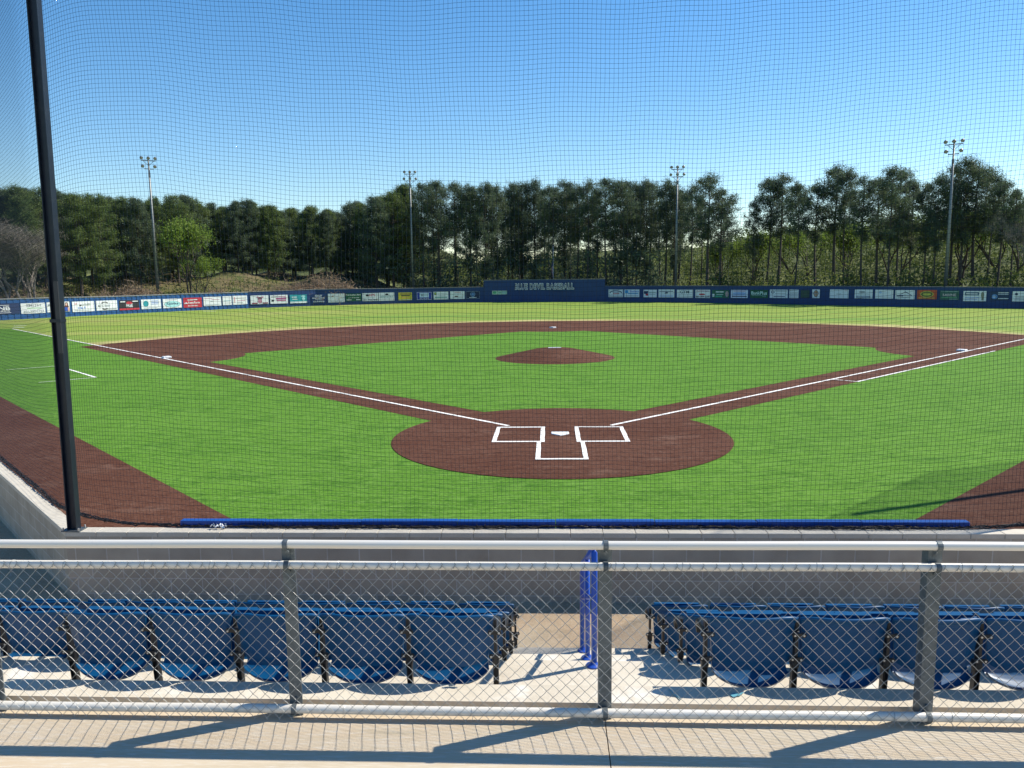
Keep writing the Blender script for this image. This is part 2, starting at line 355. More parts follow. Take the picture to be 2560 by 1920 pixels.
# ------------------------------------------------------------------ concrete stand
walk = MB()
for x0, x1 in ((-12, -3.60), (-3.594, .064), (.070, 3.72), (3.726, 12)): walk.box(x0, x1, -30, -14.034, .9, 1.235)
tag(walk.build('walkway', concw), kind='structure')
mb = MB()
for x0, x1, in ((-10.5, 10.5),):
    mb.box(x0, x1, -14.03, -13.83, -.4, 1.285); mb.box(x0, x1, -13.828, -12.80, -.4, .92); mb.box(x0, x1, -12.798, -11.93, -.4, .53); mb.box(x0, x1, -11.928, -11.03, -.4, .145)
tag(mb.build('seating_terrace', conc), kind='structure')
fl = MB()
for x in range(-16, 18, 3):
    for y in (-30, -27, -24, -21, -18, -15, -12.2, -9.2, -6.2, -3.2, -.2):
        fl.box(x+.004, x+2.996, y+.004, y+2.996 if y < -15 or y > -12.5 else y+2.796, -.3, -.24)
tag(fl.build('concourse_floor', mat('concrete_floor', (.41, .285, .18), .85, spec=.2, var=[(.8, (.45, .36, .25), .38, .68), (4, (.29, .22, .145), .5, .8), (60, (.55, .48, .37), .5, .8)], bump=(50, .15))), kind='structure')
fl = MB().box(-18, 18, -31, 4, -.36, -.262); tag(fl.build('concourse_subfloor', mat('joint_dark', (.12, .10, .08), .9)), kind='structure')

# block wall: one straight run and two splayed wings, each with a cap
def wall(name, x0, x1, ang, loc, label):
    e = empty(name, loc, label, 'wall', rotz=ang)
    MB().box(x0, x1, 0, .19, -.32, .60).build('block_wall', blockm, e)
    cp = MB(); n = max(1, round((x1-x0)/.4064)); st = (x1-x0)/n
    for i in range(n): cp.bbox(x0+i*st+.0025, x0+(i+1)*st-.0025, -.004, .194, .602, .66, .004)
    fix_normals(cp.build('cap_course', mat('cap_concrete', (.56, .51, .42), .85, var=[(4, (.48, .43, .35), .4, .75), (60, (.62, .57, .5), .5, .8)]), e))
wall('backstop_wall', -WX, WX, 0, (0, WY, 0), 'low grey block wall running straight behind the blue pads')
wall('side_wall', .0, 15, R(135)+math.pi*0, (-WX, WY, 0), 'left low block wall angling away from the tall dark post') if False else None
e = empty('side_wall', (-WX, WY, 0), 'low block wall angling away to the left of the tall dark post', 'wall', rotz=R(-45)+0)
def wing(e, x0, x1, y0, y1):
    MB().box(x0, x1, y0, y1, -.32, .60).build('block_wall', blockm, e); cp = MB(); n = round((x1-x0)/.4064)
    for i in range(n): cp.bbox(x0+i*(x1-x0)/n+.0025, x0+(i+1)*(x1-x0)/n-.0025, y0-.004, y1+.004, .602, .66, .004)
    fix_normals(cp.build('cap_course', MATS['cap_concrete'], e))
wing(e, -15, -.004, .002, .192)
e = empty('side_wall', (WX, WY, 0), 'low block wall angling away to the right, beyond the blue pads', 'wall', rotz=R(45))
wing(e, .004, 15, .002, .192)

# blue pads on the field side of the wall
joints = [-5.01, -3.90, -2.66, -1.42, -.18, 1.06, 2.32, 3.60, 4.90]
names = ['leftmost blue pad on top of the wall, with white litter on it', 'second blue wall pad from the left end', 'third blue wall pad from the left end', 'fourth blue wall pad from the left, left of the plate',
         'blue wall pad directly below home plate, fifth from the left', 'sixth blue wall pad from the left, right of the plate', 'second blue wall pad from the right end', 'rightmost blue pad on the wall, ending over the right dirt']
for i in range(8):
    e = empty('wall_pad', ((joints[i]+joints[i+1])/2, -8.80, 0), names[i], 'wall pad', 'blue pads along the backstop wall'); h = (joints[i+1]-joints[i])/2-.004
    tp = .745-.004*(i % 2)
    fix_normals(MB().bbox(-h, h, -.052, .052, .02, tp, .003).build('cushion', bluepad, e))
    fix_normals(MB().box(-h+.02, h-.02, -.058, -.0525, .60, .66).build('backing_board', mat('pad_edge', (.01, .05, .3), .6), e))

# ------------------------------------------------------------------ backstop posts and net
def hpost(x, y, rz, label, top=8.75, base=.66):
    e = empty('net_post', (x, y, base), label, 'post', 'tall steel posts holding the net', rotz=rz)
    H = top-base; m_ = MB(); w_, d_ = .062, .050
    m_.box(-w_, -w_+.012, -d_, d_, .016, H); m_.box(w_-.012, w_, -d_, d_, .016, H); m_.box(-w_+.0125, w_-.0125, -.006, .006, .0165, H-.002)
    m_.build('beam', polem, e)
    MB().box(-.12, .12, -.09, .09, 0, .015).build('base_plate', galv, e)
    for sx in (-.1, .1):
        for sy in (-.07, .07): MB().lathe([(.012, 0), (.012, .03), (.006, .034)], (sx, sy, .0155), n=6).build('anchor_bolt', bolt, e)
    MB().box(w_-.050, w_+.004, -d_-.016, -d_-.001, 2.28, 3.16).build('splice_plate', mat('post_sleeve', (.035, .035, .04), .5), e)
    c_ = MB(); c_.box(-w_-.005, w_+.007, -d_-.022, -d_-.0165, 2.66, 2.70); c_.box(-w_-.005, -w_-.001, -d_-.016, d_, 2.66, 2.70); c_.box(w_+.0045, w_+.008, -d_-.0165, d_, 2.66, 2.70); c_.build('clamp', polem, e)
    return e
hp_ = hpost(-6.34, -8.97, 0, 'tall dark steel post rising from the left wall corner'); hp_.rotation_euler.y = .016
hpost(6.30, -8.96, 0, 'tall dark steel post at the right wall corner')
hpost(12.35, -3.0, R(45), 'tall dark steel post further along the right side wall')
hpost(-12.35, -3.0, R(-45), 'tall dark steel post further along the left side wall')
# net path in plan: straight behind the plate, rounding the corners, then along the wings
path = []
RF = 3.6; TL = RF*math.tan(R(22.5)); cxn = 6.30-.06; yn = -8.865
for i in range(0, 41): path.append((-(cxn-TL)+(2*(cxn-TL))*i/40, yn))
cc = (cxn-TL, yn+RF)
for i in range(1, 13): a = R(-90)+R(45)*i/12; path.append((cc[0]+RF*math.cos(a), cc[1]+RF*math.sin(a)))
for i in range(1, 21): x, y = path[52]; path.append((x+.5*i*q, y+.5*i*q)) if False else None
ex2, ey2 = path[-1]
for i in range(1, 25): path.append((ex2+.45*i*q, ey2+.45*i*q))
path = [(-x, y) for x, y in path[:40:-1]]+path
P_ = np.array(path); seg = np.hypot(*np.diff(P_, axis=0).T); cum = np.concatenate([[0], np.cumsum(seg)]); cum -= cum[-1]/2
def net_pt(s, h):
    x = np.interp(s, cum, P_[:, 0]); y = np.interp(s, cum, P_[:, 1]); ax = np.abs(s)
    hump = .30*np.exp(-((ax-5.7)/2.3)**2)
    q2 = np.clip((7.5-ax)/2, .12, 1); hump = hump*(1+.15*np.sin(h*.9+s*.5)) + q2*(.012*np.sin(s*2.1+h*1.3)+.008*np.sin(s*5.3-h*.7))
    zz = h+hump*np.clip((h-.66)/.5, 0, 1)*np.clip((8.7-h)/.6, 0, 1)
    yy = y+q2*(.05*np.sin(s*1.1+1)*np.sin(h*.55)+.008*np.sin(s*2.7+h*2))
    xx = x+q2*(.014*np.sin(h*1.9+s*.8)+.006*np.sin(h*4.3+s*2.2))
    return np.stack([xx, yy, zz], -1)
def ribbon3(lines, rad):
    """many thin three-sided strands -> verts, quads. lines: list of (n,3) arrays"""
    V = []; F = []; o = 0
    offs = np.array([[math.cos(a), math.sin(a)] for a in (math.pi/2, math.pi*7/6, math.pi*11/6)])*rad
    for L in lines:
        n = len(L); t = np.gradient(L, axis=0); t /= np.linalg.norm(t, axis=1)[:, None]
        a = np.tile([0, 0, 1.], (n, 1)); a[np.abs(t[:, 2]) > .8] = [0, 1, 0]
        x = np.cross(t, a); x /= np.linalg.norm(x, axis=1)[:, None]; y = np.cross(t, x)
        for k_ in range(3): V.append(L+x*offs[k_, 0]+y*offs[k_, 1])
        i = np.arange(n-1)
        for k_ in range(3):
            k2 = (k_+1) % 3; F.append(np.stack([o+k_*n+i, o+k2*n+i, o+k2*n+i+1, o+k_*n+i+1], -1))
        o += 3*n
    return np.concatenate(V), np.concatenate(F)
def np_obj(name, V, F, m, parent=None, smooth=False):
    me = bpy.data.meshes.new(name); nv, nf = len(V), len(F); k_ = F.shape[1]
    me.vertices.add(nv); me.vertices.foreach_set('co', np.ascontiguousarray(V, dtype=np.float32).ravel())
    me.loops.add(nf*k_); me.loops.foreach_set('vertex_index', np.ascontiguousarray(F, dtype=np.int32).ravel())
    me.polygons.add(nf); me.polygons.foreach_set('loop_start', np.arange(0, nf*k_, k_, dtype=np.int32))
    me.materials.append(m); me.update(calc_edges=True)
    if smooth: me.polygons.foreach_set('use_smooth', [True]*nf)
    me.validate(); o = bpy.data.objects.new(name, me); COL.objects.link(o)
    if parent is not None: o.parent = parent
    return o
net = empty('backstop_net', (0, yn, .66), 'dark square-mesh safety net hung between the tall posts', 'net')
net_off = np.array([0, yn, .66])
PITCH = .0518; Smax = cum[-1]-.05; lines = []
ss = np.arange(-Smax, Smax, .12)
for h in np.arange(.70, 8.70, .0542): lines.append(net_pt(ss, np.full_like(ss, h))-net_off)
hh = np.arange(.68, 8.72, .16)
for s in np.arange(-Smax, Smax, PITCH): lines.append(net_pt(np.full_like(hh, s), hh)-net_off)
V, F = ribbon3(lines, .0017); np_obj('netting', V, F, netm, net)
rnd = random.Random(3)
for z_, nm, rd in ((8.72, 'top_cable', .012),):
    MB().tube([tuple(net_pt(np.array(s), np.array(z_))-net_off) for s in np.arange(-Smax, Smax, .4)], rd, 6).build(nm, rope, net)
for j in range(5):                                      # slack net and lacing gathered along the wall top
    pts = []; ph = rnd.uniform(0, 9)
    for s in np.arange(-Smax, Smax, .05):
        p_ = net_pt(np.array(s), np.array(.66))-net_off
        oy = -.030+.016*j-.035*(abs(s) > 5.6); pts.append((p_[0]+rnd.uniform(-.01, .01), p_[1]+oy+rnd.uniform(-.012, .012), .012+rnd.uniform(0, .022)+.008*math.sin(s*3+ph)))
    MB().tube(pts, .0065 if j else .010, 5).build('bottom_rope', rope, net)
fr = []                                                 # frayed loops of net lying in the gathered hem
for s in np.arange(-Smax, Smax, .022):
    p_ = net_pt(np.array(s), np.array(.66))-net_off; a = rnd.uniform(0, 6.28); l = rnd.uniform(.03, .07)*(1.4 if abs(s) > 6 else 1)
    b_ = np.array([p_[0], p_[1]-.03-.03*(abs(s) > 5.6), .01]); fr.append(np.array([b_, b_+[l*.5*math.cos(a), l*.4*math.sin(a), rnd.uniform(.02, .05)], b_+[l*math.cos(a), l*.7*math.sin(a), rnd.uniform(0, .03)]]))
V, F = ribbon3(fr, .0028); np_obj('hem_lacing', V, F, rope, net)
# litter caught on the hem
lt = MB(); rnd = random.Random(12)
for i in range(9):
    x = -4.55+i*.022; lt.add([(x+rnd.uniform(-.03, .03), -8.93+rnd.uniform(-.03, .03), .69+rnd.uniform(-.01, .05)) for _ in range(5)], [(0, 1, 2), (2, 3, 4), (0, 2, 4), (1, 3, 4)])
tag(lt.build('plastic_wrapper', mat('litter', (.75, .77, .80), .4)), 'crumpled white plastic caught on the wall before the leftmost pad', 'litter')

# ------------------------------------------------------------------ seats
def seat_meshes():
    def halfw(v): return .266*(1-.11*(1-v)**1.5)
    zt = lambda u: .792-.014*abs(u)**6
    zb = lambda u: .500-.052*math.sqrt(max(0, 1-(.985*u)**4))-.006*(1-u*u)
    def sm(a, b_, x): x = min(1, max(0, (x-a)/(b_-a))); return x*x*(3-2*x)
    def back(th):
        def f(u, v):
            z = zb(u)+(zt(u)-zb(u))*v; y = .035*(1-v)-.058*(1-u*u)+th
            if th == 0: y -= .005*sm(.80, .74, abs(u))*sm(.10, .16, v)*sm(.84, .78, v)
            lip = sm(.93, 1, v); y -= .016*lip
            return (halfw(v)*u, y, z)
        return f
    b_ = MB().shell(back(0), back(.014), 40, 26)
    rim = [(halfw(1)*u, .007-.058*(1-u*u)-.014, zt(u)-.003) for u in [-1+i/14 for i in range(29)]]
    b_.tube([(-.262, .012, .75)]+rim+[(.262, .012, .75)], .0125, 8)
    prof = [(-.066, .350), (-.040, .358), (-.005, .372), (.045, .405), (.095, .48), (.128, .58), (.148, .68), (.158, .73)]
    def pan(th):
        def f(u, v):
            t = v*(len(prof)-1); i = min(int(t), len(prof)-2); a = t-i
            y = prof[i][0]*(1-a)+prof[i+1][0]*a; z = prof[i][1]*(1-a)+prof[i+1][1]*a
            arch = .10*(1-math.sqrt(max(0, 1-(.985*u)**2))); k_ = max(0, 1-v*2.2)
            return ((.245-.02*v)*u, y+arch*k_*.2+.052*u*u*k_+th*(.4+.6*min(1, v*5)), z+arch*k_-th*.5*max(0, 1-v*3))
        return f
    p_ = MB().shell(pan(0), pan(.035), 30, 21)
    return b_, p_
bmb, pmb = seat_meshes()
seat0 = empty('stadium_seat', (0, 0, 0), 'x', 'seat', 'blue folding stadium seats')
o = bmb.build('backrest', seatm, seat0); fix_normals(o); smooth_angle(o, 50)
o = pmb.build('seat_pan', seatm, seat0); fix_normals(o); smooth_angle(o, 50)
def standard_mb():
    s = MB()
    def ybar(z): return .015+.060*(1-z/.75)
    for x0, x1, a, b_ in ((-.017, -.0125, -.006, .040), (.0125, .017, -.006, .040), (-.0123, .0123, .012, .020)):      # channel-section leg
        n = 4
        for i in range(n):
            za, zb_ = .48*i/n, .48*(i+1)/n
            ya, yb_ = ybar(za), ybar(zb_)
            s.add([(x0, ya+a, za), (x1, ya+a, za), (x1, ya+b_, za), (x0, ya+b_, za), (x0, yb_+a, zb_), (x1, yb_+a, zb_), (x1, yb_+b_, zb_), (x0, yb_+b_, zb_)],
                  [(0, 1, 5, 4), (1, 2, 6, 5), (2, 3, 7, 6), (3, 0, 4, 7)]+([(3, 2, 1, 0)] if i == 0 else [])+([(4, 5, 6, 7)] if i == n-1 else []))
    s.box(-.010, .010, ybar(.6)-.004, ybar(.5)+.035, .44, .74)
    s.lathe([(.015, -.024), (.036, -.021), (.036, .021), (.015, .024)], (0, ybar(.46)+.022, .455), 'x', 14)
    for zc, hw in ((.675, .028), (.500, .027)):
        for sg in (-1, 1):
            y0 = ybar(zc)-.045 if zc > .6 else ybar(zc)-.025
            s.lathe([(.012, -.004), (.0165, -.002), (.0165, .006), (.013, .010)], (sg*hw, y0, zc), 'y', 10)
            s.box(min(0, sg*hw), max(0, sg*hw), y0-.001, y0+.012, zc-.011, zc+.011)
    s.box(-.03, .03, .03, .13, 0, .012); s.mi = 1
    for zc, hw in ((.675, .028), (.500, .027)):
        y0 = .015+.075*(1-zc/.75)-(.045 if zc > .6 else .025)
        for sg in (-1, 1): s.lathe([(.0065, -.011), (.0065, -.003)], (sg*hw, y0, zc), 'y', 8)
    return s
def arm_mb():
    s = MB(); pts = [(0, .0, .66), (0, .06, .672), (0, .14, .668), (0, .22, .655), (0, .27, .63), (0, .285, .59), (0, .28, .55)]
    s.tube(pts, [.016, .022, .024, .024, .023, .02, .014], 8); return s
def add_standard(root, x):
    st = standard_mb().build('standard', [black, bolt], root) if 'std' not in MESH else bpy.data.objects.new('standard', MESH['std'])
    if 'std' not in MESH:
        fix_normals(st); MESH['std'] = st.data; a_ = smooth_angle(arm_mb().build('armrest', black, st)); MESH['arm'] = a_.data
    else:
        COL.objects.link(st); st.parent = root
        for nm, k_ in (('armrest', 'arm'),): b_ = bpy.data.objects.new(nm, MESH[k_]); COL.objects.link(b_); b_.parent = st
    st.location = (x, 0, 0); return st
MESH = {}
add_standard(seat0, -.285)
rows = [(-13.76, .92, 5, 6, 'nearest row'), (-12.87, .53, 8, 7, 'second row'), (-11.98, .145, 9, 8, 'third row'), (-11.105, -.24, 10, 9, 'front row by the wall')]
ordn = ['first', 'second', 'third', 'fourth', 'fifth', 'sixth', 'seventh', 'eighth', 'ninth', 'tenth']
back_me = KIDS
parts0 = [c for c in bpy.data.objects if c.parent == seat0]
sub0 = {c.name: [d for d in bpy.data.objects if d.parent == c] for c in parts0}
used = False; rnd = random.Random(8)
for (yb, zb_, nl, nr_, rname) in rows:
    for side, n, in (('left', nl), ('right', nr_)):
        for i in range(n):
            x = (-.599-.2794-.5588*i) if side == 'left' else (.725+.2794+.5588*i)
            lab = 'blue folding seat, %s %s of the aisle in the %s' % (ordn[i], side, rname)
            if not used: s = seat0; used = True; kids = parts0
            else:
                s = seat0.copy(); COL.objects.link(s); kids = []
                for c in parts0:
                    d = c.copy(); COL.objects.link(d); d.parent = s; kids.append(d)
                    for g in sub0[c.name]: h_ = g.copy(); COL.objects.link(h_); h_.parent = d
            s.location = (x, yb+.02+rnd.uniform(-.004, .004), zb_); s.scale = (.98, .98, 1.10 if zb_ < 0 else 1); s['label'] = lab
            for d in kids:
                if d.name.startswith('seat_pan'): d.rotation_euler.x = rnd.uniform(-.03, .02)
            if (side == 'left' and i == 0) or (side == 'right' and i == n-1): add_standard(s, .285)

for nm, pts_, lb in (('plastic_scrap', [(.83, -13.93), (.86, -13.90), (.89, -13.94), (.845, -13.955), (.88, -13.905), (.925, -13.90)], 'torn turquoise plastic scrap on the concrete ledge behind the right seats'), ('plastic_strip', [(.475, -13.875), (.49, -13.90), (.492, -13.93), (.515, -13.96), (.525, -13.99)], 'thin pale turquoise plastic strip on the ledge left of the torn scrap')):
    m_ = MB(); rnd = random.Random(4)
    if nm == 'plastic_scrap': m_.add([(x, y, 1.289+.012*rnd.random()) for x, y in pts_], [(0, 1, 2), (0, 2, 3), (1, 4, 2), (4, 5, 2)])
    else: m_.tube([(x, y, 1.292) for x, y in pts_], .004, 5)
    tag(m_.build(nm, mat('turquoise_plastic', (.12, .34, .42), .4)), lb, 'litter')

# ------------------------------------------------------------------ blue handrail in the aisle
hr = empty('aisle_handrail', (.075, -12.88, .92), 'bright blue steel handrail stepping down the aisle between the seat blocks', 'handrail')
def L_(x, y, z): return (x-.075, y+12.88, z-.92)
MB().tube([L_(.075, -12.88, .925), L_(.075, -12.88, 1.80), L_(.075, -12.85, 1.835), L_(.068, -12.0, 1.44), L_(.062, -11.12, 1.055), L_(.06, -11.09, 1.02), L_(.06, -11.09, .15)], .0225, 12).build('top_rail', bluep, hr, smooth=True)
MB().tube([L_(.068, -12.0, .535), L_(.068, -12.0, 1.42)], .021, 12).build('post', bluep, hr, smooth=True)
MB().tube([L_(.075, -12.86, 1.467), L_(.068, -12.0, 1.077), L_(.062, -11.1, .694)], .018, 10).build('middle_rail', bluep, hr, smooth=True)
for y, z in ((-12.88, .92), (-12.0, .53), (-11.09, .145)):
    MB().lathe([(.055, 0), (.055, .008), (.035, .018), (.026, .03)], L_(.07, y, z+.002), n=16).build('base_flange', bluep, hr, smooth=False)

# ------------------------------------------------------------------ chain-link guard fence
FX = -14.15
gf = empty('chain_link_fence', (0, FX, 1.235), 'silver chain-link guard fence across the foreground with pipe rails', 'fence')
def G(x, y, z): return (x, y-FX, z-1.235)
XL = 6.2
for nm, z, rr in (('top_rail', 2.304, .0245), ('middle_rail', 2.180, .0238), ('bottom_rail', 1.292, .0262)):
    MB().tube([G(-XL+.5*i, FX+.002*math.sin(i*1.7), z+.0015*math.sin(i*.9)) for i in range(int(XL*2/.5)+1)], rr, 20).build(nm, alu, gf, smooth=True)
posts = [.067+1.829*k_ for k_ in range(-3, 4)]
for px in posts:
    a = MB(); y0 = FX+.030
    a.box(px-.038, px+.038, y0, y0+.0075, 1.225, 2.272); a.box(px-.038, px-.0305, y0+.0076, y0+.076, 1.225, 2.272)
    po = a.build('post', galv, gf); po.data.transform(Matrix.Translation((0, -FX, -1.235)))
    for z, rr in ((2.304, .0245), (2.180, .0238), (1.292, .0262)):
        c_ = MB(); n = 12; vs = []
        for i in range(n+1):
            an = R(-20)+R(260)*i/n if z > 2.25 else R(-30)+R(240)*i/n
            an = R(20)+R(230)*i/n
            for xx in (px-.014, px+.014):
                for r_ in (rr+.0008, rr+.0040): vs.append(G(xx, FX+math.cos(an)*r_, z+math.sin(an)*r_))
        fs = []
        for i in range(n):
            b_ = i*4
            for (u_, v_) in ((1, 3), (3, 2), (2, 0), (0, 1)): fs.append((b_+u_, b_+v_, b_+4+v_, b_+4+u_))
        fs += [(0, 1, 3, 2), (n*4, n*4+2, n*4+3, n*4+1)]
        c_.add(vs, fs)
        tz = z-.038 if z > 2 else z+.045
        c_.box(*[v for v in (px-.0141, px+.0141)], FX+.020-FX, FX+.0295-FX, min(tz-.02, z-.01)-1.235, max(tz+.012, z)-.004-1.235) if False else None
        if z > 2.25: c_.box(px-.014, px+.014, .0265, .0298, z-.075-1.235, z-.015-1.235)
        fix_normals(c_.build('clamp', galv, po))
        MB().lathe([(.009, -.012), (.009, -.004), (.011, 0)], G(px, FX+.0265 if z > 2.25 else FX+.03, z-.052 if z > 2.25 else (z-.045 if z > 2 else z+.055)), 'y', 8).build('bolt', galv, po)
# woven diamond mesh on the camera side of the rails
Wd = 1.829/25; Hd = .0745; lines = []; rnd = random.Random(5)
ztop, zbot = 2.188, 1.250; nz = int(round((ztop-zbot)/(Hd/2)))
Ww = Wd/2
for k_ in range(-int(4.6/Ww), int(4.6/Ww)+1):
    xc = k_*Ww; pts = []; ph = k_ % 2
    for i in range(nz+1):
        sgn = 1 if (i+ph) % 2 == 0 else -1
        wob = .0012*math.sin(i*.6+k_*.15)+.002*math.sin(k_*.08+i*.11)
        zc = ztop-i*(ztop-zbot)/nz
        # knot: the wire hooks over its neighbour
        pts.append((xc+sgn*(Ww/2+.0015)+wob, -.0310, zc+.0035)); 
        if i < nz:
            z2 = ztop-(i+1)*(ztop-zbot)/nz
            for t_ in (.12, .35, .65, .88):
                bow = .0022*math.sin(math.pi*t_)
                pts.append((xc+sgn*(Ww/2)*(1-2*t_)+bow+wob, -.0310+(-.0022 if sgn > 0 else .0022)*math.cos(math.pi*(t_-.5)), zc+(z2-zc)*t_+.002))
    L = np.array(pts); L[:, 2] -= 1.235
    # twisted barb at the top and knuckle at the bottom
    lines.append(L)
    tp_ = L[0]; lines.append(np.array([tp_+[-.006, -.002, -.016], tp_+[0, -.003, .0], tp_+[.006, .003, .010], tp_+[-.002, .002, .016]]))
    bt_ = L[-1]; lines.append(np.array([bt_, bt_+[.003, -.004, -.010], bt_+[.010, .0, -.004]]))
def ribbonN(lines, rad, N=5):
    V = []; F = []; o = 0
    for L in lines:
        n = len(L); t = np.gradient(L, axis=0); t /= (np.linalg.norm(t, axis=1)[:, None]+1e-9)
        a = np.tile([0, 1., 0], (n, 1)); x = np.cross(t, a); x /= (np.linalg.norm(x, axis=1)[:, None]+1e-9); y = np.cross(t, x)
        for k_ in range(N): an = 2*math.pi*k_/N; V.append(L+(x*math.cos(an)+y*math.sin(an))*rad)
        i = np.arange(n-1)
        for k_ in range(N): k2 = (k_+1) % N; F.append(np.stack([o+k_*n+i, o+k2*n+i, o+k2*n+i+1, o+k_*n+i+1], -1))
        o += N*n
    return np.concatenate(V), np.concatenate(F)
V, F = ribbonN(lines, .0015, 6); np_obj('wire_mesh', V, F, wire, gf, smooth=True)
for x in np.arange(-4.2, 4.3, .39):                     # tie wires
    x += rnd.uniform(-.05, .05)
    for z, rr in ((2.180, .0238), (1.292, .0262)):
        if z < 2 and rnd.random() < .3: continue
        t_ = MB(); pts = []
        for i in range(10):
            an = R(-150)+R(300)*i/9+math.pi*.5*0; pts.append(G(x+.012*(i/9-.5)*2, FX-math.cos(an)*(rr+.002), z+math.sin(an)*(rr+.002)))
        pts.append(G(x+.004, FX-.030, z-.050)); pts.append(G(x+.012, FX-.034, z-.058)) if z > 2 else pts.append(G(x+.012, FX-.034, z-.040))
        t_.tube([(p_[0], p_[1], p_[2]) for p_ in pts], .0013, 5).build('tie_wire', wire, gf)

# ------------------------------------------------------------------ outfield fence
FN = [(-59.0, 52.5, 2.1), (-55.97, 59.17, 2.09), (-53.7, 63.87, 2.07), (-50.23, 70.45, 2.0), (-45.84, 77.32, 2.05), (-39.96, 84.32, 2.05), (-32.66, 90.41, 2.2), (-19.99, 96.1, 2.12), (-9.78, 97.15, 2.15), (0.16, 95.65, 2.12), (7.52, 92.83, 2.15),
      (12.69, 89.92, 2.14), (19.27, 85.08, 2.12), (25.43, 79.33, 2.12), (30.71, 73.6, 2.11), (35.54, 68.14, 2.08), (40.37, 63.34, 2.04), (45.44, 59.9, 1.98), (51, 55.5, 1.98), (56, 51, 1.98)]
def corr_fence(nodes, pitch, depth, top_extra=0, z0=-.25):
    m_ = MB(); s_acc = 0
    for (a, b_) in zip(nodes, nodes[1:]):
        d = Vector((b_[0]-a[0], b_[1]-a[1], 0)); L = d.length; d.normalize(); n = Vector((d.y, -d.x, 0)); cnt = max(1, int(round(L/pitch)))
        prof = [(0, 0), (.18, 0), (.27, 1), (.73, 1), (.82, 0)] if depth else [(0, 0)]
        pts = []
        for i in range(cnt):
            for f_, h_ in prof: pts.append(((i+f_)/cnt, h_*depth))
        pts.append((1, 0)); vs = []
        for f_, h_ in pts:
            p_ = Vector((a[0], a[1], 0))+d*(L*f_)+n*h_; zt_ = a[2]+(b_[2]-a[2])*f_+top_extra
            vs += [(p_.x, p_.y, z0), (p_.x, p_.y, zt_), (p_.x-n.x*.05, p_.y-n.y*.05, zt_), (p_.x-n.x*.05, p_.y-n.y*.05, z0)]
        fs = []
        for i in range(len(pts)-1):
            for k_ in range(3): fs.append((i*4+k_, (i+1)*4+k_, (i+1)*4+k_+1, i*4+k_+1))
        m_.add(vs, fs)
    return m_
def rail(nodes, dz, rad, yo=0): return MB().tube([(x, y+yo, z+dz) for x, y, z in nodes], rad, 8)
f1 = empty('metal_fence', (-50, 70.4, 0), 'corrugated bright blue metal fence along left field', 'fence'); off1 = Matrix.Translation((50, -70.4, 0))
def fpart(m_, nm, mt, par, M_): o_ = m_.build(nm, mt, par); o_.data.transform(M_); fix_normals(o_) if len(o_.data.polygons) < 4000 else None; return o_
fpart(corr_fence(FN[:6], .62, .045), 'corrugated_panel', fblue, f1, off1); fpart(rail(FN[:6], .02, .075), 'top_cap', capm, f1, off1)
f2 = empty('windscreen_fence', (-25, 94, 0), 'dark blue vinyl-covered fence in left centre field, left of the raised wall', 'fence'); off2 = Matrix.Translation((25, -94, 0))
fpart(corr_fence(FN[5:9], .45, .008, .04), 'vinyl_panel', fblue2, f2, off2); fpart(rail(FN[5:9], .06, .04), 'top_rail', capm, f2, off2)
f3 = empty('raised_wall', (0, 95.7, 0), 'raised dark blue wall in centre field carrying big lettering', 'wall'); off3 = Matrix.Translation((0, -95.7, 0))
rz = [(-9.78, 97.05, 3.15), (.16, 95.58, 3.13), (7.52, 92.75, 3.12)]
fpart(corr_fence(rz, .42, .012), 'wall_panel', fblue2, f3, off3); fpart(rail(rz, .03, .045), 'top_cap', capm, f3, off3)
f4 = empty('windscreen_fence', (30, 75, 0), 'dark blue vinyl-covered fence curving round right field', 'fence'); off4 = Matrix.Translation((-30, -75, 0))
fpart(corr_fence(FN[10:], .5, .008, .02), 'vinyl_panel', fblue2, f4, off4); fpart(rail(FN[10:], .04, .035), 'top_rail', capm, f4, off4)

# ------------------------------------------------------------------ lettering and banners
def text_mb(s, bold=0.0, spc=1.0):
    cu = bpy.data.curves.new('t', 'FONT'); cu.body = s; cu.size = 1; cu.offset = bold; cu.resolution_u = 3; cu.align_x = 'LEFT'; cu.space_character = spc
    o_ = bpy.data.objects.new('t', cu); COL.objects.link(o_); me = bpy.data.meshes.new_from_object(o_)
    vs = [tuple(v.co) for v in me.vertices]; fs = [tuple(p_.vertices) for p_ in me.polygons]
    bpy.data.objects.remove(o_); bpy.data.curves.remove(cu); bpy.data.meshes.remove(me); return vs, fs
def put_text(m_, s, cx, cz, wid, hgt, y, bold=0.02):
    vs, fs = text_mb(s, bold)
    if not vs: return
    x0 = min(v[0] for v in vs); x1 = max(v[0] for v in vs); z0 = min(v[1] for v in vs); z1 = max(v[1] for v in vs)
    m_.add([(cx+((v[0]-x0)/(x1-x0)-.5)*wid, y, cz+((v[1]-z0)/(z1-z0)-.5)*hgt) for v in vs], fs)
CM = {}
def cm(c):
    if c not in CM: CM[c] = mat('print_%d' % len(CM), c, .6)
    return CM[c]
W_, K_, NV, RD, GN, TL_, YL, BL, PK, GY, OR = (.74, .76, .78), (.02, .02, .025), (.012, .03, .10), (.50, .03, .05), (.01, .10, .045), (.02, .28, .33), (.62, .52, .04), (.03, .16, .55), (.50, .22, .30), (.30, .32, .34), (.50, .09, .03)
LG = (.45, .66, .45); AQ = (.35, .66, .68)
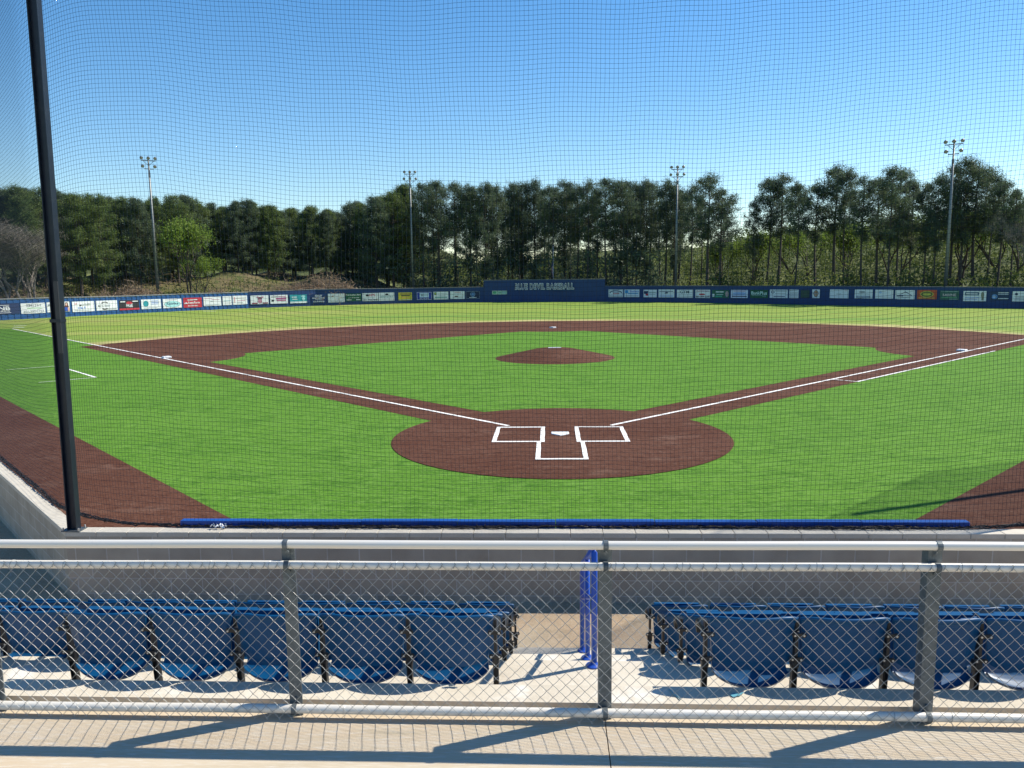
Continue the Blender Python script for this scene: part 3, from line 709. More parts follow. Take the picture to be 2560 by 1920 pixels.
BAN = [(-56.44, 58.14, -55.1, 60.97, 0.59, 1.68), (-55.04, 61.1, -53.93, 63.39, 0.54, 1.62), (-53.85, 63.56, -52.71, 65.76, 0.57, 1.65), (-52.57, 66.01, -51.4, 68.23, 0.48, 1.61), (-51.3, 68.43, -50.1, 70.65, 0.51, 1.61), (-49.97, 70.86, -48.68, 72.87, 0.43, 1.56), (-48.54, 73.1, -47.2, 75.18, 0.44, 1.57), (-47.06, 75.42, -45.73, 77.45, 0.44, 1.55), (-45.57, 77.65, -44.04, 79.47, 0.4, 1.6), (-43.9, 79.64, -42.4, 81.43, 0.5, 1.64), (-42.26, 81.6, -41.48, 82.53, 0.53, 1.66), (-41.38, 82.65, -40.05, 84.2, 0.53, 1.68), (-39.71, 84.52, -37.86, 86.07, 0.49, 1.64), (-37.67, 86.22, -35.81, 87.78, 0.48, 1.63), (-35.6, 87.96, -33.71, 89.54, 0.43, 1.61), (-33.2, 90.0, -31.47, 90.95, 0.42, 1.59), (-31.17, 91.08, -29.08, 92.02, 0.41, 1.62), (-28.94, 92.08, -26.91, 92.99, 0.51, 1.6), (-26.78, 93.05, -24.72, 93.98, 0.48, 1.6), (-24.64, 94.01, -22.58, 94.93, 0.46, 1.62), (-22.02, 95.19, -20.2, 96.0, 0.47, 1.58), (-19.51, 96.16, -17.33, 96.42, 0.47, 1.6), (-17.07, 96.45, -14.95, 96.7, 0.49, 1.61), (-14.67, 96.73, -12.6, 96.97, 0.52, 1.64), (-12.44, 96.99, -10.38, 97.15, 0.53, 1.63), (-8.53, 96.87, -6.35, 96.53, 1.12, 1.64), (8.05, 92.52, 9.97, 91.44, 0.65, 1.7), (10.14, 91.35, 12.06, 90.27, 0.66, 1.69), (12.6, 89.98, 14.22, 88.79, 0.64, 1.66), (14.44, 88.63, 16.33, 87.25, 0.62, 1.69), (16.64, 87.02, 18.48, 85.66, 0.62, 1.66), (18.75, 85.42, 20.37, 84.05, 0.62, 1.66), (20.59, 83.85, 22.36, 82.2, 0.64, 1.64), (22.55, 82.02, 24.24, 80.44, 0.67, 1.67), (24.49, 80.21, 26.18, 78.52, 0.69, 1.69), (26.34, 78.34, 27.95, 76.59, 0.73, 1.72), (28.09, 76.45, 28.89, 75.58, 0.74, 1.74), (29.07, 75.38, 29.83, 74.56, 0.77, 1.71), (30.05, 74.32, 30.68, 73.64, 0.78, 1.76), (31.48, 72.74, 32.95, 71.07, 0.8, 1.77), (33.42, 70.53, 34.75, 69.03, 0.82, 1.78), (34.95, 68.8, 36.27, 67.42, 0.83, 1.77), (36.41, 67.28, 37.79, 65.9, 0.79, 1.74), (37.97, 65.73, 39.32, 64.39, 0.82, 1.76), (39.53, 64.17, 40.85, 63.0, 0.79, 1.72), (41.15, 62.81, 42.79, 61.7, 0.67, 1.67), (43.06, 61.52, 44.37, 60.63, 0.81, 1.64), (44.59, 60.48, 45.68, 59.71, 0.68, 1.65)]
# elements: ('t', text, u, v, width, height, colour) / ('r', u0, u1, v0, v1, colour) / ('e', u, v, ru, rv, colour)
def bars(u0, u1, vs, c, h=.05): return [('r', u0+.03*(i % 2), u1-.04*((i+1) % 2), v-h/2, v+h/2, c) for i, v in enumerate(vs)]
DS = [
 (NV, 'navy banner with large white letters between two white rules, leftmost on the fence', [('t', 'FNB', .45, .55, .5, .34, W_), ('t', 'BANKING', .45, .30, .48, .12, W_)]+bars(.2, .72, [.83, .13], W_, .04)),
 (W_, 'white banner with tall grey serif name above a phone number, second from the left', [('t', 'SMITH', .52, .78, .6, .27, GY), ('r', .25, .85, .46, .56, LG), ('t', '601-222-1757', .52, .19, .84, .22, GY)]),
 (W_, 'white banner showing a woman in a blue top, behind the tall post', [('e', .86, .72, .075, .2, (.12, .04, .03)), ('e', .86, .5, .09, .2, (.12, .04, .03)), ('e', .855, .72, .045, .12, (.62, .40, .32)), ('r', .76, .90, .03, .44, (.02, .08, .40)), ('r', .90, .98, .05, .40, (.60, .36, .30)), ('e', .12, .72, .07, .10, GY)]),
 (W_, 'white banner with a black guitar shape above a frequency number', [('t', '106.9', .42, .36, .34, .26, BL), ('e', .36, .62, .05, .08, K_), ('r', .40, .82, .60, .63, K_), ('r', .10, .22, .74, .80, RD), ('t', '1110', .66, .74, .26, .14, GY), ('r', .1, .85, .12, .16, GY)]),
 (W_, 'white banner with black swooshes above and below small lettering', [('t', 'AC\u2019s', .20, .46, .26, .26, K_), ('e', .40, .76, .15, .12, K_), ('e', .40, .70, .11, .09, W_), ('e', .40, .17, .13, .11, K_), ('e', .40, .24, .09, .07, W_), ('r', .38, .68, .50, .54, GY), ('r', .38, .64, .40, .44, GY), ('r', .50, .95, .10, .16, GY)]),
 (K_, 'black banner with a red roof shape and red bottom stripe', [('t', 'FREE', .50, .46, .34, .34, W_), ('r', 0, 1, 0, .17, RD), ('r', .06, .30, .80, .90, W_), ('r', .66, .94, .82, .92, W_), ('e', .5, .72, .16, .14, RD), ('r', .36, .64, .62, .70, RD)]),
 (W_, 'white banner with a teal disc at its left side', [('e', .23, .55, .14, .32, TL_)]+bars(.48, .90, [.82, .66, .5], BL, .05)+bars(.15, .85, [.12], GY, .04)),
 (W_, 'white banner with a large pale aqua oval', [('e', .5, .42, .44, .35, K_), ('e', .5, .42, .42, .33, AQ), ('t', 'Spinks', .5, .44, .62, .32, NV)]+bars(.2, .8, [.9], GY, .05)),
 (RD, 'red banner with white lettering, the only all-red one', [('t', 'StateFarm', .56, .50, .62, .22, W_), ('t', '601.798.4242', .5, .18, .56, .13, W_), ('e', .13, .48, .04, .07, W_), ('e', .18, .42, .04, .07, W_), ('e', .08, .42, .04, .07, W_)]+bars(.22, .8, [.78], W_, .10)),
 (W_, 'white banner with a thin red sweep, just right of the red banner', [('r', .05, .5, .80, .86, PK), ('r', .45, .9, .66, .71, PK), ('r', .38, .56, .46, .52, GY), ('r', .10, .90, .12, .15, GY)]),
 (W_, 'small narrow white banner with one pale blue line', [('r', .08, .92, .44, .50, TL_), ('r', .1, .9, .12, .15, GY)]),
 (W_, 'white banner with a thin red curl, last on the corrugated metal fence', [('r', .12, .16, .2, .85, RD), ('r', .24, .92, .66, .80, (.55, .55, .55)), ('r', .3, .85, .4, .46, PK), ('r', .3, .7, .2, .24, GY)]),
 (W_, 'white banner with a pink and black figure at its centre', [('e', .52, .62, .12, .2, (.15, .06, .08)), ('e', .52, .32, .12, .26, PK), ('r', .06, .38, .04, .18, (.25, .05, .08)), ('r', .66, .96, .04, .18, (.25, .05, .08)), ('e', .40, .80, .07, .08, PK), ('e', .66, .80, .07, .08, PK)]),
 (W_, 'white banner with maroon bars and a dark horse-like shape at left', [('r', .05, .42, .74, .82, K_), ('r', .46, .88, .74, .84, PK), ('r', .32, .92, .50, .66, (.35, .06, .20)), ('r', .36, .90, .30, .44, (.45, .12, .25)), ('e', .14, .36, .08, .12, K_)]),
 (TL_, 'teal banner with a white base strip', [('r', .01, .99, .02, .20, W_)]+bars(.12, .45, [.72, .48], W_, .08)+[('e', .78, .8, .13, .1, AQ), ('e', .80, .5, .09, .2, AQ)]),
 (fblue2, 'dark blue banner with white dentistry lettering and phone number', [('t', 'PENLEY', .5, .80, .5, .24, W_), ('t', 'FAMILY DENTISTRY', .5, .54, .9, .15, W_), ('t', '601-749-9330', .5, .14, .76, .2, W_), ('r', .25, .75, .37, .40, W_)]),
 (W_, 'white banner with faint marks, left of the green bank banner', [('e', .28, .7, .06, .12, (.6, .55, .45)), ('r', .08, .9, .14, .18, GY), ('r', .5, .9, .38, .41, GY)]),
 (GN, 'green bank banner in left centre field', [('t', 'First Southern Bank', .5, .82, .92, .18, W_), ('t', 'www.fsb-ms.com', .5, .46, .7, .14, W_), ('r', .06, .36, .14, .22, W_), ('r', .66, .92, .14, .22, W_)]),
 (W_, 'white banner with red capitals and a black triangle', [('t', 'HPS', .62, .74, .38, .32, RD), ('t', '601-798-7840', .5, .14, .92, .2, K_), ('e', .31, .72, .10, .14, K_), ('r', .22, .42, .60, .66, K_), ('r', .2, .8, .42, .45, GY)]),
 (W_, 'white banner with dark green dentistry lettering under a small tree', [('t', 'DENTISTRY', .5, .48, .86, .24, (.12, .25, .25)), ('e', .52, .78, .10, .12, K_), ('r', .2, .9, .22, .25, GY)]),
 (YL, 'yellow banner with brown lettering lines', [('r', .10, .92, .74, .92, (.35, .26, .05)), ('r', .20, .84, .52, .66, (.10, .09, .05)), ('r', .22, .80, .28, .42, (.70, .42, .10)), ('r', .03, .98, .05, .10, W_)]),
 ((.02, .04, .35), 'royal blue banner with a white inner panel and white outline', [('r', .02, .98, .95, .98, W_), ('r', .02, .98, .03, .06, W_), ('r', .02, .035, .03, .98, W_), ('r', .965, .98, .03, .98, W_), ('r', .20, .80, .32, .88, (.55, .66, .80)), ('t', 'H', .36, .6, .14, .34, NV), ('r', .46, .74, .58, .62, NV), ('t', '601.798.2020', .5, .18, .6, .13, W_)]),
 (W_, 'white banner with a small black and green square in its corner', [('r', .05, .20, .58, .92, (.02, .05, .02)), ('e', .125, .75, .045, .11, (.45, .6, .1)), ('r', .30, .90, .68, .73, GY), ('r', .08, .92, .22, .34, (.10, .30, .30)), ('r', .34, .80, .46, .50, GY)]),
 (W_, 'white banner with a dark low vehicle outline at centre', [('r', .3, .75, .84, .90, RD), ('r', .25, .80, .68, .72, GY), ('r', .15, .90, .22, .27, (.2, .12, .1)), ('e', .42, .34, .12, .08, (.1, .08, .08))]),
 ((.008, .02, .06), 'near-black navy banner with a pale crest and thin outline', [('r', .02, .98, .96, .985, (.35, .45, .6)), ('r', .02, .98, .02, .045, (.35, .45, .6)), ('r', .02, .03, .02, .98, (.35, .45, .6)), ('r', .97, .98, .02, .98, (.35, .45, .6)), ('e', .5, .58, .17, .32, (.25, .42, .65)), ('e', .5, .60, .14, .27, (.008, .02, .06)), ('e', .5, .58, .10, .20, (.10, .22, .45)), ('r', .26, .76, .12, .20, W_)]),
 (LG, 'small pale green plaque on the raised centre wall', [('r', .0, 1, .0, .06, W_), ('r', 0, 1, .94, 1, W_), ('e', .17, .5, .12, .35, (.10, .40, .18)), ('r', .42, .62, .3, .55, (.12, .3, .2)), ('r', .66, .94, .2, .8, (.32, .52, .45))]),
 (W_, 'white banner with a dark letter arch, first right of the raised wall', [('e', .5, .62, .42, .26, NV), ('e', .5, .54, .36, .22, W_), ('r', .3, .75, .42, .50, RD), ('r', .28, .76, .56, .62, NV), ('r', .04, .96, .10, .17, NV)]),
 (W_, 'white banner with a light blue square and blue capital S word', [('t', 'Southern', .66, .78, .6, .24, BL), ('r', .04, .26, .52, .92, (.05, .30, .62)), ('r', .26, .9, .40, .58, (.20, .42, .68)), ('r', .06, .94, .12, .20, GY)]),
 (W_, 'white banner with a navy and red swirl at left', [('r', .05, .36, .60, .82, NV), ('r', .16, .36, .22, .48, RD), ('e', .18, .54, .15, .10, NV), ('r', .42, .92, .62, .70, (.3, .42, .4)), ('r', .44, .90, .36, .44, (.3, .42, .4))]),
 (W_, 'white banner with loose dark blue script', [('r', .05, .92, .74, .82, NV), ('r', .40, .58, .50, .58, NV), ('e', .52, .62, .10, .08, NV), ('r', .08, .9, .28, .32, BL), ('r', .08, .9, .12, .16, BL)]),
 (W_, 'white banner with large dark three-letter initials', [('t', 'GTM', .48, .72, .58, .36, (.05, .10, .14)), ('r', .10, .92, .38, .42, GY), ('r', .10, .92, .18, .22, GY)]),
 (W_, 'white banner with pinkish capitals over a red line and phone number', [('t', 'PROFESSIONAL', .5, .84, .86, .18, PK), ('e', .45, .44, .22, .10, RD), ('t', '601-799-1200', .5, .16, .92, .2, K_)]),
 ((.02, .13, .08), 'green patterned banner with white corner patches', [('r', .22, .70, .70, .82, W_), ('r', .02, .14, .15, .5, W_), ('r', .26, .66, .40, .48, (.5, .65, .6)), ('e', .88, .5, .10, .36, (.42, .30, .30)), ('r', .2, .6, .12, .3, (.05, .35, .25))]),
 ((.66, .70, .82), 'pale lilac banner with blue mountain band', [('e', .5, .56, .40, .16, (.30, .42, .68)), ('r', .1, .9, .36, .44, (.30, .42, .68)), ('r', .06, .94, .14, .26, NV), ('r', .15, .85, .80, .88, PK)]),
 (GN, 'green bank banner in right field with white name', [('t', 'BankPlus', .5, .60, .88, .40, (.6, .78, .72)), ('r', .08, .9, .28, .31, (.4, .6, .55)), ('r', .7, .9, .16, .19, (.4, .6, .55))]),
 (W_, 'white banner with a dark burst at left, right of the green bank banner', [('e', .17, .70, .10, .16, NV), ('e', .17, .70, .06, .09, W_), ('r', .30, .94, .78, .86, GY), ('r', .30, .9, .52, .57, GY), ('r', .22, .86, .12, .22, (.1, .12, .2))]),
 (W_, 'narrow white banner with five lines of small print', bars(.06, .94, [.88, .68, .50, .28, .12], GY, .06)),
 ((.02, .045, .06), 'small dark green-black banner, the dimmest in right field', [('r', .06, .94, .1, .9, (.03, .07, .05)), ('r', .2, .8, .42, .58, (.06, .10, .07))]),
 (W_, 'narrow white banner with a round orange-brown emblem', [('e', .5, .52, .32, .42, (.25, .22, .22)), ('e', .5, .52, .24, .30, (.52, .28, .14)), ('r', .1, .9, .44, .58, (.35, .28, .26))]),
 (W_, 'white banner standing apart between the emblem banner and the boxed-number banner', [('r', .15, .88, .70, .73, (.5, .55, .65)), ('r', .36, .62, .46, .52, GY), ('r', .10, .80, .22, .25, (.5, .55, .65)), ('r', .8, .94, .84, .88, PK)]),
 (W_, 'white banner with a dark boxed number strip along its bottom', [('r', .10, .88, .06, .28, (.08, .12, .22)), ('r', .14, .84, .13, .20, W_), ('e', .42, .72, .18, .10, GY), ('r', .2, .85, .46, .50, GY)]),
 (W_, 'white banner with pale blue sweep, left of the house-roof banner', [('r', .10, .80, .62, .66, (.35, .48, .7)), ('e', .28, .70, .08, .14, (.35, .48, .7)), ('r', .10, .9, .30, .33, (.35, .48, .7)), ('r', .3, .9, .14, .17, GY)]),
 (W_, 'white banner with a dark house-roof outline', [('roof', .2, .85, .45, .85, NV), ('r', .08, .42, .30, .44, NV), ('r', .36, .88, .40, .46, NV), ('r', .12, .80, .16, .22, GY)]),
 (OR, 'orange-red banner with a yellow oval', [('e', .5, .54, .34, .34, (.50, .48, .08)), ('e', .5, .54, .30, .28, (.10, .12, .04)), ('e', .5, .54, .22, .14, (.50, .48, .08)), ('r', .08, .9, .10, .18, (.55, .40, .10))]),
 ((.03, .11, .09), 'dark green banner with pink-white lettering across it', [('t', 'SABINE', .5, .52, .7, .26, (.60, .50, .52)), ('r', .05, .95, .86, .92, (.25, .38, .38)), ('r', .1, .9, .20, .28, (.12, .32, .16)), ('r', .5, .95, .04, .10, (.25, .38, .38))]),
 (W_, 'white banner with blocky navy letters and a brown bottle shape at right', [('r', .06, .68, .56, .90, (.10, .16, .24)), ('r', .12, .62, .68, .78, W_), ('e', .84, .62, .07, .30, (.22, .22, .16)), ('r', .80, .90, .1, .6, (.22, .22, .16)), ('r', .08, .68, .34, .38, BL), ('r', .08, .62, .16, .20, BL)]),
 ((.012, .04, .10), 'dark navy banner with a pale blue emblem and white rules', [('e', .24, .38, .16, .28, (.10, .25, .55)), ('e', .22, .36, .09, .14, (.4, .5, .7)), ('r', .42, .98, .80, .88, W_), ('r', .42, .98, .62, .70, (.5, .55, .65)), ('r', .44, .98, .12, .20, W_)]),
 (W_, 'white banner at the far right edge with a small dark feather mark', [('e', .25, .72, .10, .12, NV)]+bars(.15, .9, [.5, .34, .16], GY, .07)),
]
def snap(x, y, line):
    best = None
    for a, b_ in zip(line, line[1:]):
        d = Vector((b_[0]-a[0], b_[1]-a[1])); t = min(1, max(0, ((x-a[0])*d.x+(y-a[1])*d.y)/d.length_squared)); p_ = (a[0]+t*d.x, a[1]+t*d.y); q_ = math.hypot(x-p_[0], y-p_[1])
        if best is None or q_ < best[0]: best = (q_, p_)
    return best[1]
def disc(m_, cx, cz, rx, rz_, y, n=20): m_.add([(cx+rx*math.cos(2*math.pi*i/n), y, cz+rz_*math.sin(2*math.pi*i/n)) for i in range(n)], [tuple(range(n))])
for bi, ((x0, y0, x1, y1, zb_, zt_), (bgc, lab, els)) in enumerate(zip(BAN, DS)):
    ln = rz if bi == 25 else FN; x0, y0 = snap(x0, y0, ln); x1, y1 = snap(x1, y1, ln)
    d = Vector((x1-x0, y1-y0, 0)); L = d.length; d.normalize(); n = Vector((d.y, -d.x, 0)); H = zt_-zb_
    mx_, my_ = snap((x0+x1)/2, (y0+y1)/2, ln); bow = max(0, (mx_-(x0+x1)/2)*n.x+(my_-(y0+y1)/2)*n.y)
    o_ = Vector((x0, y0, zb_))+n*(.068+bow)
    e = empty('banner', o_, lab, 'banner', 'advertising banners along the outfield fence', rotz=math.atan2(d.y, d.x))
    bm_ = bgc if not isinstance(bgc, tuple) else cm(bgc)
    MB().box(0, L, 0, .012, 0, H).build('panel', bm_, e)
    art = {}; tx = {}; ly = 0
    a_ = MB(); am = []; t_ = MB(); tm = []
    for el in els:
        c_ = el[-1]; ly += 1; y = -.003-.003*ly; tgt, ms = (t_, tm) if el[0] == 't' else (a_, am)
        if c_ not in ms: ms.append(c_)
        tgt.mi = ms.index(c_)
        if el[0] == 't':
            t1 = MB(); put_text(t1, el[1], el[2]*L, el[3]*H, el[4]*L, el[5]*H, y); t1.build('lettering', cm(c_), e)
        elif el[0] == 'tt': put_text(tgt, el[1], el[2]*L, el[3]*H, el[4]*L, el[5]*H, y)
        elif el[0] == 'r': tgt.add([(el[1]*L, y, el[3]*H), (el[2]*L, y, el[3]*H), (el[2]*L, y, el[4]*H), (el[1]*L, y, el[4]*H)], [(0, 1, 2, 3)])
        elif el[0] == 'e': disc(tgt, el[1]*L, el[2]*H, el[3]*L, el[4]*H, y)
        elif el[0] == 'roof':
            u0, u1, v0, v1 = el[1]*L, el[2]*L, el[3]*H, el[4]*H; mu = (u0+u1)/2; w_ = .06*H
            tgt.add([(u0, y, v0), (mu, y, v1), (mu, y, v1-w_*1.6), (u0+w_, y, v0)], [(0, 1, 2, 3)]); tgt.add([(u1, y, v0), (mu, y, v1), (mu, y, v1-w_*1.6), (u1-w_, y, v0)], [(3, 2, 1, 0)])
    if a_.f: a_.build('artwork', [cm(c) for c in am], e)
    if t_.f: t_.build('lettering', [cm(c) for c in tm], e)
# big lettering on the raised wall, navy letters on white edging, split where the wall bends
def letters(txt, pa, pb, z0, z1):
    pa = Vector(pa); pb = Vector(pb); d = (pb-pa); L = d.length; d.normalize(); n = Vector((d.y, -d.x)); ang = math.atan2(d.y, d.x)
    vs, fs = text_mb(txt, .02, 1.12); X0 = min(v[0] for v in vs); X1 = max(v[0] for v in vs); Z0 = min(v[1] for v in vs); Z1 = max(v[1] for v in vs)
    for bold, y, mt, nm in ((.058, -.06, cm((.85, .86, .88)), 'lettering_edge'), (.002, -.075, cm((.008, .012, .05)), 'lettering')):
        vs, fs = text_mb(txt, bold, 1.12); sx = L/(X1-X0); sz = (z1-z0)/(Z1-Z0)
        m_ = MB().add([((v[0]-X0)*sx, y, z0+(v[1]-Z0)*sz) for v in vs], fs); o_ = m_.build(nm, mt, f3, loc=(pa.x, pa.y-95.7, 0), rotz=ang)
letters('BLUE DEVIL', (-5.15, 96.30), (-.86, 95.66), 1.78, 2.62); letters('BASEBALL', (-.55, 95.56), (3.28, 94.25), 1.78, 2.62)

# ------------------------------------------------------------------ light towers, flagpole
tow = mat('tower_steel', (.20, .21, .21), .5, .5); lampm = mat('lamp_housing', (.17, .16, .18), .45, .4)
def tower(x, y, H, face, low, label):
    e = empty('light_tower', (x, y, 0), label, 'light tower', 'floodlight towers beyond the outfield fence', rotz=face)
    MB().tube([(0, 0, -.5), (0, 0, H*.5), (0, 0, H-.4)], [.21, .15, .085], 12).build('pole', tow, e, smooth=True)
    for z, hw, k_ in ((H-.62, .85, 3), (H-1.62, .80 if low == 3 else .52, low)):
        MB().box(-hw, hw, -.05, .05, z-.045, z+.045).build('crossarm', lampm, e)
        if z > H-1 or low == 3:
            for s_ in (-1, 1): MB().tube([(s_*hw*.72, 0, z-.03), (s_*.08, 0, z-.55)], .028, 6).build('brace', lampm, e)
        xs = {3: (-.78, 0, .78), 2: (-.62, .62)}[k_] if low == 3 or z > H-1 else (-.62, .62)
        for i, xx in enumerate(xs):
            lm = MB().lathe([(.05, .24), (.13, .21), (.20, .07), (.215, 0), (.20, -.02)], (0, 0, 0), n=14).build('lamp', lampm, e, smooth=False)
            sg = (xx > .1)-(xx < -.1); lm.location = (xx*(1.12 if z < H-1 else 1.0), -.12, z+.27); lm.rotation_euler = (R(-38), R(22)*sg, 0)
            MB().lathe([(.195, 0), (.185, .015)], (0, 0, -.035), n=14).build('lens', mat('lens', (.45, .42, .46), .2), lm)
            MB().tube([(0, 0, 0), (0, .05, .14)], .03, 6).build('yoke', lampm, lm).location = (0, .02, -.25)
    MB().box(-.12, .12, -.14, -.02, H-2.6, H-2.15).build('ballast_box', lampm, e)
    return e
tower(-50.0, 80.3, 19.2, R(35), 2, 'floodlight tower behind left field, leftmost of the four')
tower(-21.0, 102.0, 19.7, R(8), 3, 'floodlight tower behind left centre field, left of the raised wall')
tower(17.4, 93.1, 18.5, R(-12), 3, 'floodlight tower behind right centre field, right of the raised wall')
tower(42.5, 69.3, 17.5, R(-35), 2, 'floodlight tower behind right field, rightmost of the four')
fp = empty('flagpole', (.4, 99.6, 0), 'thin white flagpole with a limp flag behind the raised wall', 'flagpole')
MB().tube([(0, 0, 0), (0, 0, 8.1)], [.06, .035], 8).build('pole', mat('pole_white', (.62, .62, .66), .4), fp, smooth=True)
MB().lathe([(.02, 0), (.07, .05), (.07, .1), (.02, .15)], (0, 0, 8.1), n=8).build('finial', galv, fp)
fg = MB(); rnd = random.Random(2); nv_, nu_ = 10, 6; vs = []
for j in range(nv_+1):
    for i in range(nu_+1):
        a = i/nu_; vs.append((-.05-.22*a*(.4+.6*math.sin(j*.35+.4)), .07*math.sin(i*2.1+j*.5), 7.9-1.6*0-j*.24-.35*a))
fg.add(vs, [(j*(nu_+1)+i, j*(nu_+1)+i+1, (j+1)*(nu_+1)+i+1, (j+1)*(nu_+1)+i) for j in range(nv_) for i in range(nu_)])
for f_i in range(len(fg.f)): fg.m[f_i] = 0 if f_i//nu_ < 3 else (1 if (f_i % nu_) % 2 else 2)
fg.build('flag', [mat('flag_blue', (.03, .04, .16), .8), mat('flag_red', (.38, .04, .06), .8), mat('flag_white', (.5, .5, .52), .8)], fp, smooth=True)
for v in fp.children: 
    if v.name.startswith('flag'): v.location.z = -2.0

# ------------------------------------------------------------------ terrain behind the fence
FA = np.array([(a, b_) for a, b_, c_ in FN])
def fdist(x, y):                                        # distance beyond the fence (positive outside)
    best = 1e9; sgn = 1
    for (ax, ay), (bx, by) in zip(FA, FA[1:]):
        d = np.array([bx-ax, by-ay]); L = d@d; t = min(1, max(0, ((x-ax)*d[0]+(y-ay)*d[1])/L)); px, py = ax+t*d[0], ay+t*d[1]
        dd = math.hypot(x-px, y-py)
        if dd < best: best = dd; sgn = 1 if (d[0]*(y-ay)-d[1]*(x-ax)) > 0 else -1
    return best*sgn
def hz(x, y):
    d = fdist(x, y); s_ = min(1, max(0, (d-1.0)/13)); s_ = s_*s_*(3-2*s_)
    w_ = min(1, max(0, (-22-x)/14)); w2 = min(1, max(0, (x+10)/40))
    return s_*(3.6*w_+.6)*(1+.12*math.sin(x*.5)+.12*math.sin(y*.37+x*.2))+s_*.8*w2*max(0, d-20)/40+float(np.interp(y, [140, 215], [0, 1]))*float(np.interp(x, [-80, 0, 40, 110], [8, 7, 9, 14]))*(1+.1*math.sin(x*.11))
mb = MB(); vs = []; nx, ny = 130, 80; X0, X1, Y0, Y1 = -160, 180, 50, 240
for j in range(ny+1):
    for i in range(nx+1):
        x = X0+(X1-X0)*i/nx; y = Y0+(Y1-Y0)*j/ny; d = fdist(x, y); z = hz(x, y) if d > .8 else -.4
        if i in (0, nx) or j in (0, ny): z = -.4
        vs.append((x, y, z-.02))
hillm = mat('dry_grass_bank', (.12, .115, .045), .9, spec=.1, var=[(.15, (.15, .115, .07), .42, .62), (.6, (.06, .085, .028), .45, .65), (4, (.19, .16, .09), .5, .8)], bump=(3, .8))
woodm = mat('wooded_hill', (.085, .10, .035), .9, spec=.1, var=[(.10, (.15, .16, .055), .42, .62), (.5, (.035, .05, .02), .42, .7)], bump=(1.5, 1.0))
mb.add(vs, [(j*(nx+1)+i, j*(nx+1)+i+1, (j+1)*(nx+1)+i+1, (j+1)*(nx+1)+i) for j in range(ny) for i in range(nx)])
mb.m = [1 if Y0+(Y1-Y0)*j/ny > 112 else 0 for j in range(ny) for i in range(nx)]
ho = mb.build('hillside', [hillm, woodm], smooth=True); tag(ho, kind='structure')

# ------------------------------------------------------------------ trees
def tri_mesh(name, V, F, m): 
    o = np_obj(name, V, F, m); COL.objects.unlink(o); me = o.data; bpy.data.objects.remove(o); return me
def tufts(rng, C, n, L, Wt, upb, spread=.12):
    """n narrow blades around each centre"""
    K = len(C); D = rng.normal(size=(K, n, 3)); D[..., 2] += upb; D /= np.linalg.norm(D, axis=-1)[..., None]
    S_ = np.cross(D, rng.normal(size=(K, n, 3))); S_ /= np.linalg.norm(S_, axis=-1)[..., None]
    o = C[:, None, :]+rng.normal(size=(K, n, 3))*spread
    l = L*rng.uniform(.6, 1.25, (K, n, 1)); a = o-D*l*.35+S_*Wt; b = o-D*l*.35-S_*Wt; c = o+D*l*.65
    V = np.stack([a, b, c], 2).reshape(-1, 3); F = np.arange(len(V)).reshape(-1, 3); return V, F
def pine(seed, H=17., cb=.45, Rm=3.0, nb=70, per=7, style='open', tr=.2, needles=10):
    rng = np.random.default_rng(seed); rnd = random.Random(seed); tm_ = MB()
    bend = (rnd.uniform(-.4, .4), rnd.uniform(-.4, .4))
    ax = lambda z: (bend[0]*math.sin(z/H*3), bend[1]*math.sin(z/H*2.4), z)
    tm_.tube([ax(H*i/10) if i else (0, 0, -1.5) for i in range(11)], [tr*(1-.86*i/10) for i in range(11)], 7, cap=False)
    C = []
    for k_ in range(nb):
        t = ((k_+rnd.random())/nb)**.85; z = H*(cb+(1-cb)*t)
        if style == 'open':
            prof = math.sqrt(max(.02, 1-((t-.42)/.60)**2))*(.55+.45*min(1, t*3+.25)) if t < .95 else .3
            if t < .18: prof *= rnd.choice([.2, 1.0, .5])
        else: prof = math.sqrt(max(0, 1-t**2.2))*(1-.25*max(0, .25-t)*4)+.08
        r_ = Rm*prof*rnd.uniform(.55, 1.12); an = rnd.uniform(0, 6.283); rise = (.35 if t > .4 else .08)*r_
        b0 = Vector(ax(z-rise*.6-.2)); b1 = Vector(ax(z))+Vector((math.cos(an)*r_, math.sin(an)*r_, rise*.5))
        mid = (b0+b1)/2+Vector((0, 0, -.08*r_)); tm_.tube([b0, mid, b1], [.055*(1.3-t), .035, .015], 4, cap=False)
        for j in range(per):
            f_ = rnd.uniform(.42, 1.05); p_ = b0+(b1-b0)*f_; q_ = (1-f_)*.0+.30
            cpos = np.array(p_)+rng.normal(size=3)*np.array([.38, .38, .24])*q_*2
            C.append(cpos)
    C += [np.array(ax(H))+rng.normal(size=3)*[.25, .25, .3] for _ in range(6)]
    V, F = tufts(rng, np.array(C), needles+3, .50, .032, .75, .24)
    o = tm_.build('trunk', bark); tme = o.data; bpy.data.objects.remove(o)
    return tme, tri_mesh('crown', V, F, needle), H
protos = {'open': [pine(s, cb=c_, Rm=r_, nb=58, per=7, style='open', tr=t_, needles=13) for s, c_, r_, t_ in ((1, .50, 3.0, .21), (2, .57, 2.7, .17), (3, .45, 3.3, .24), (4, .53, 2.8, .19), (9, .42, 2.5, .15))],
          'dense': [pine(s, cb=c_, Rm=r_, nb=130, per=8, style='dense', tr=.2, needles=15) for s, c_, r_ in ((5, .10, 3.3), (6, .16, 3.0), (7, .07, 3.6), (8, .22, 3.1))],
          'mid': [pine(s, cb=c_, Rm=r_, nb=95, per=7, style='open', tr=t_, needles=14) for s, c_, r_, t_ in ((11, .20, 3.1, .21), (12, .26, 2.9, .19), (13, .16, 3.2, .22))]}
light_crowns = []
for tme, cme, H in protos['dense'][:2]+protos['mid'][:1]:
    c2 = cme.copy(); c2.materials[0] = needl2; light_crowns.append((tme, c2, H))
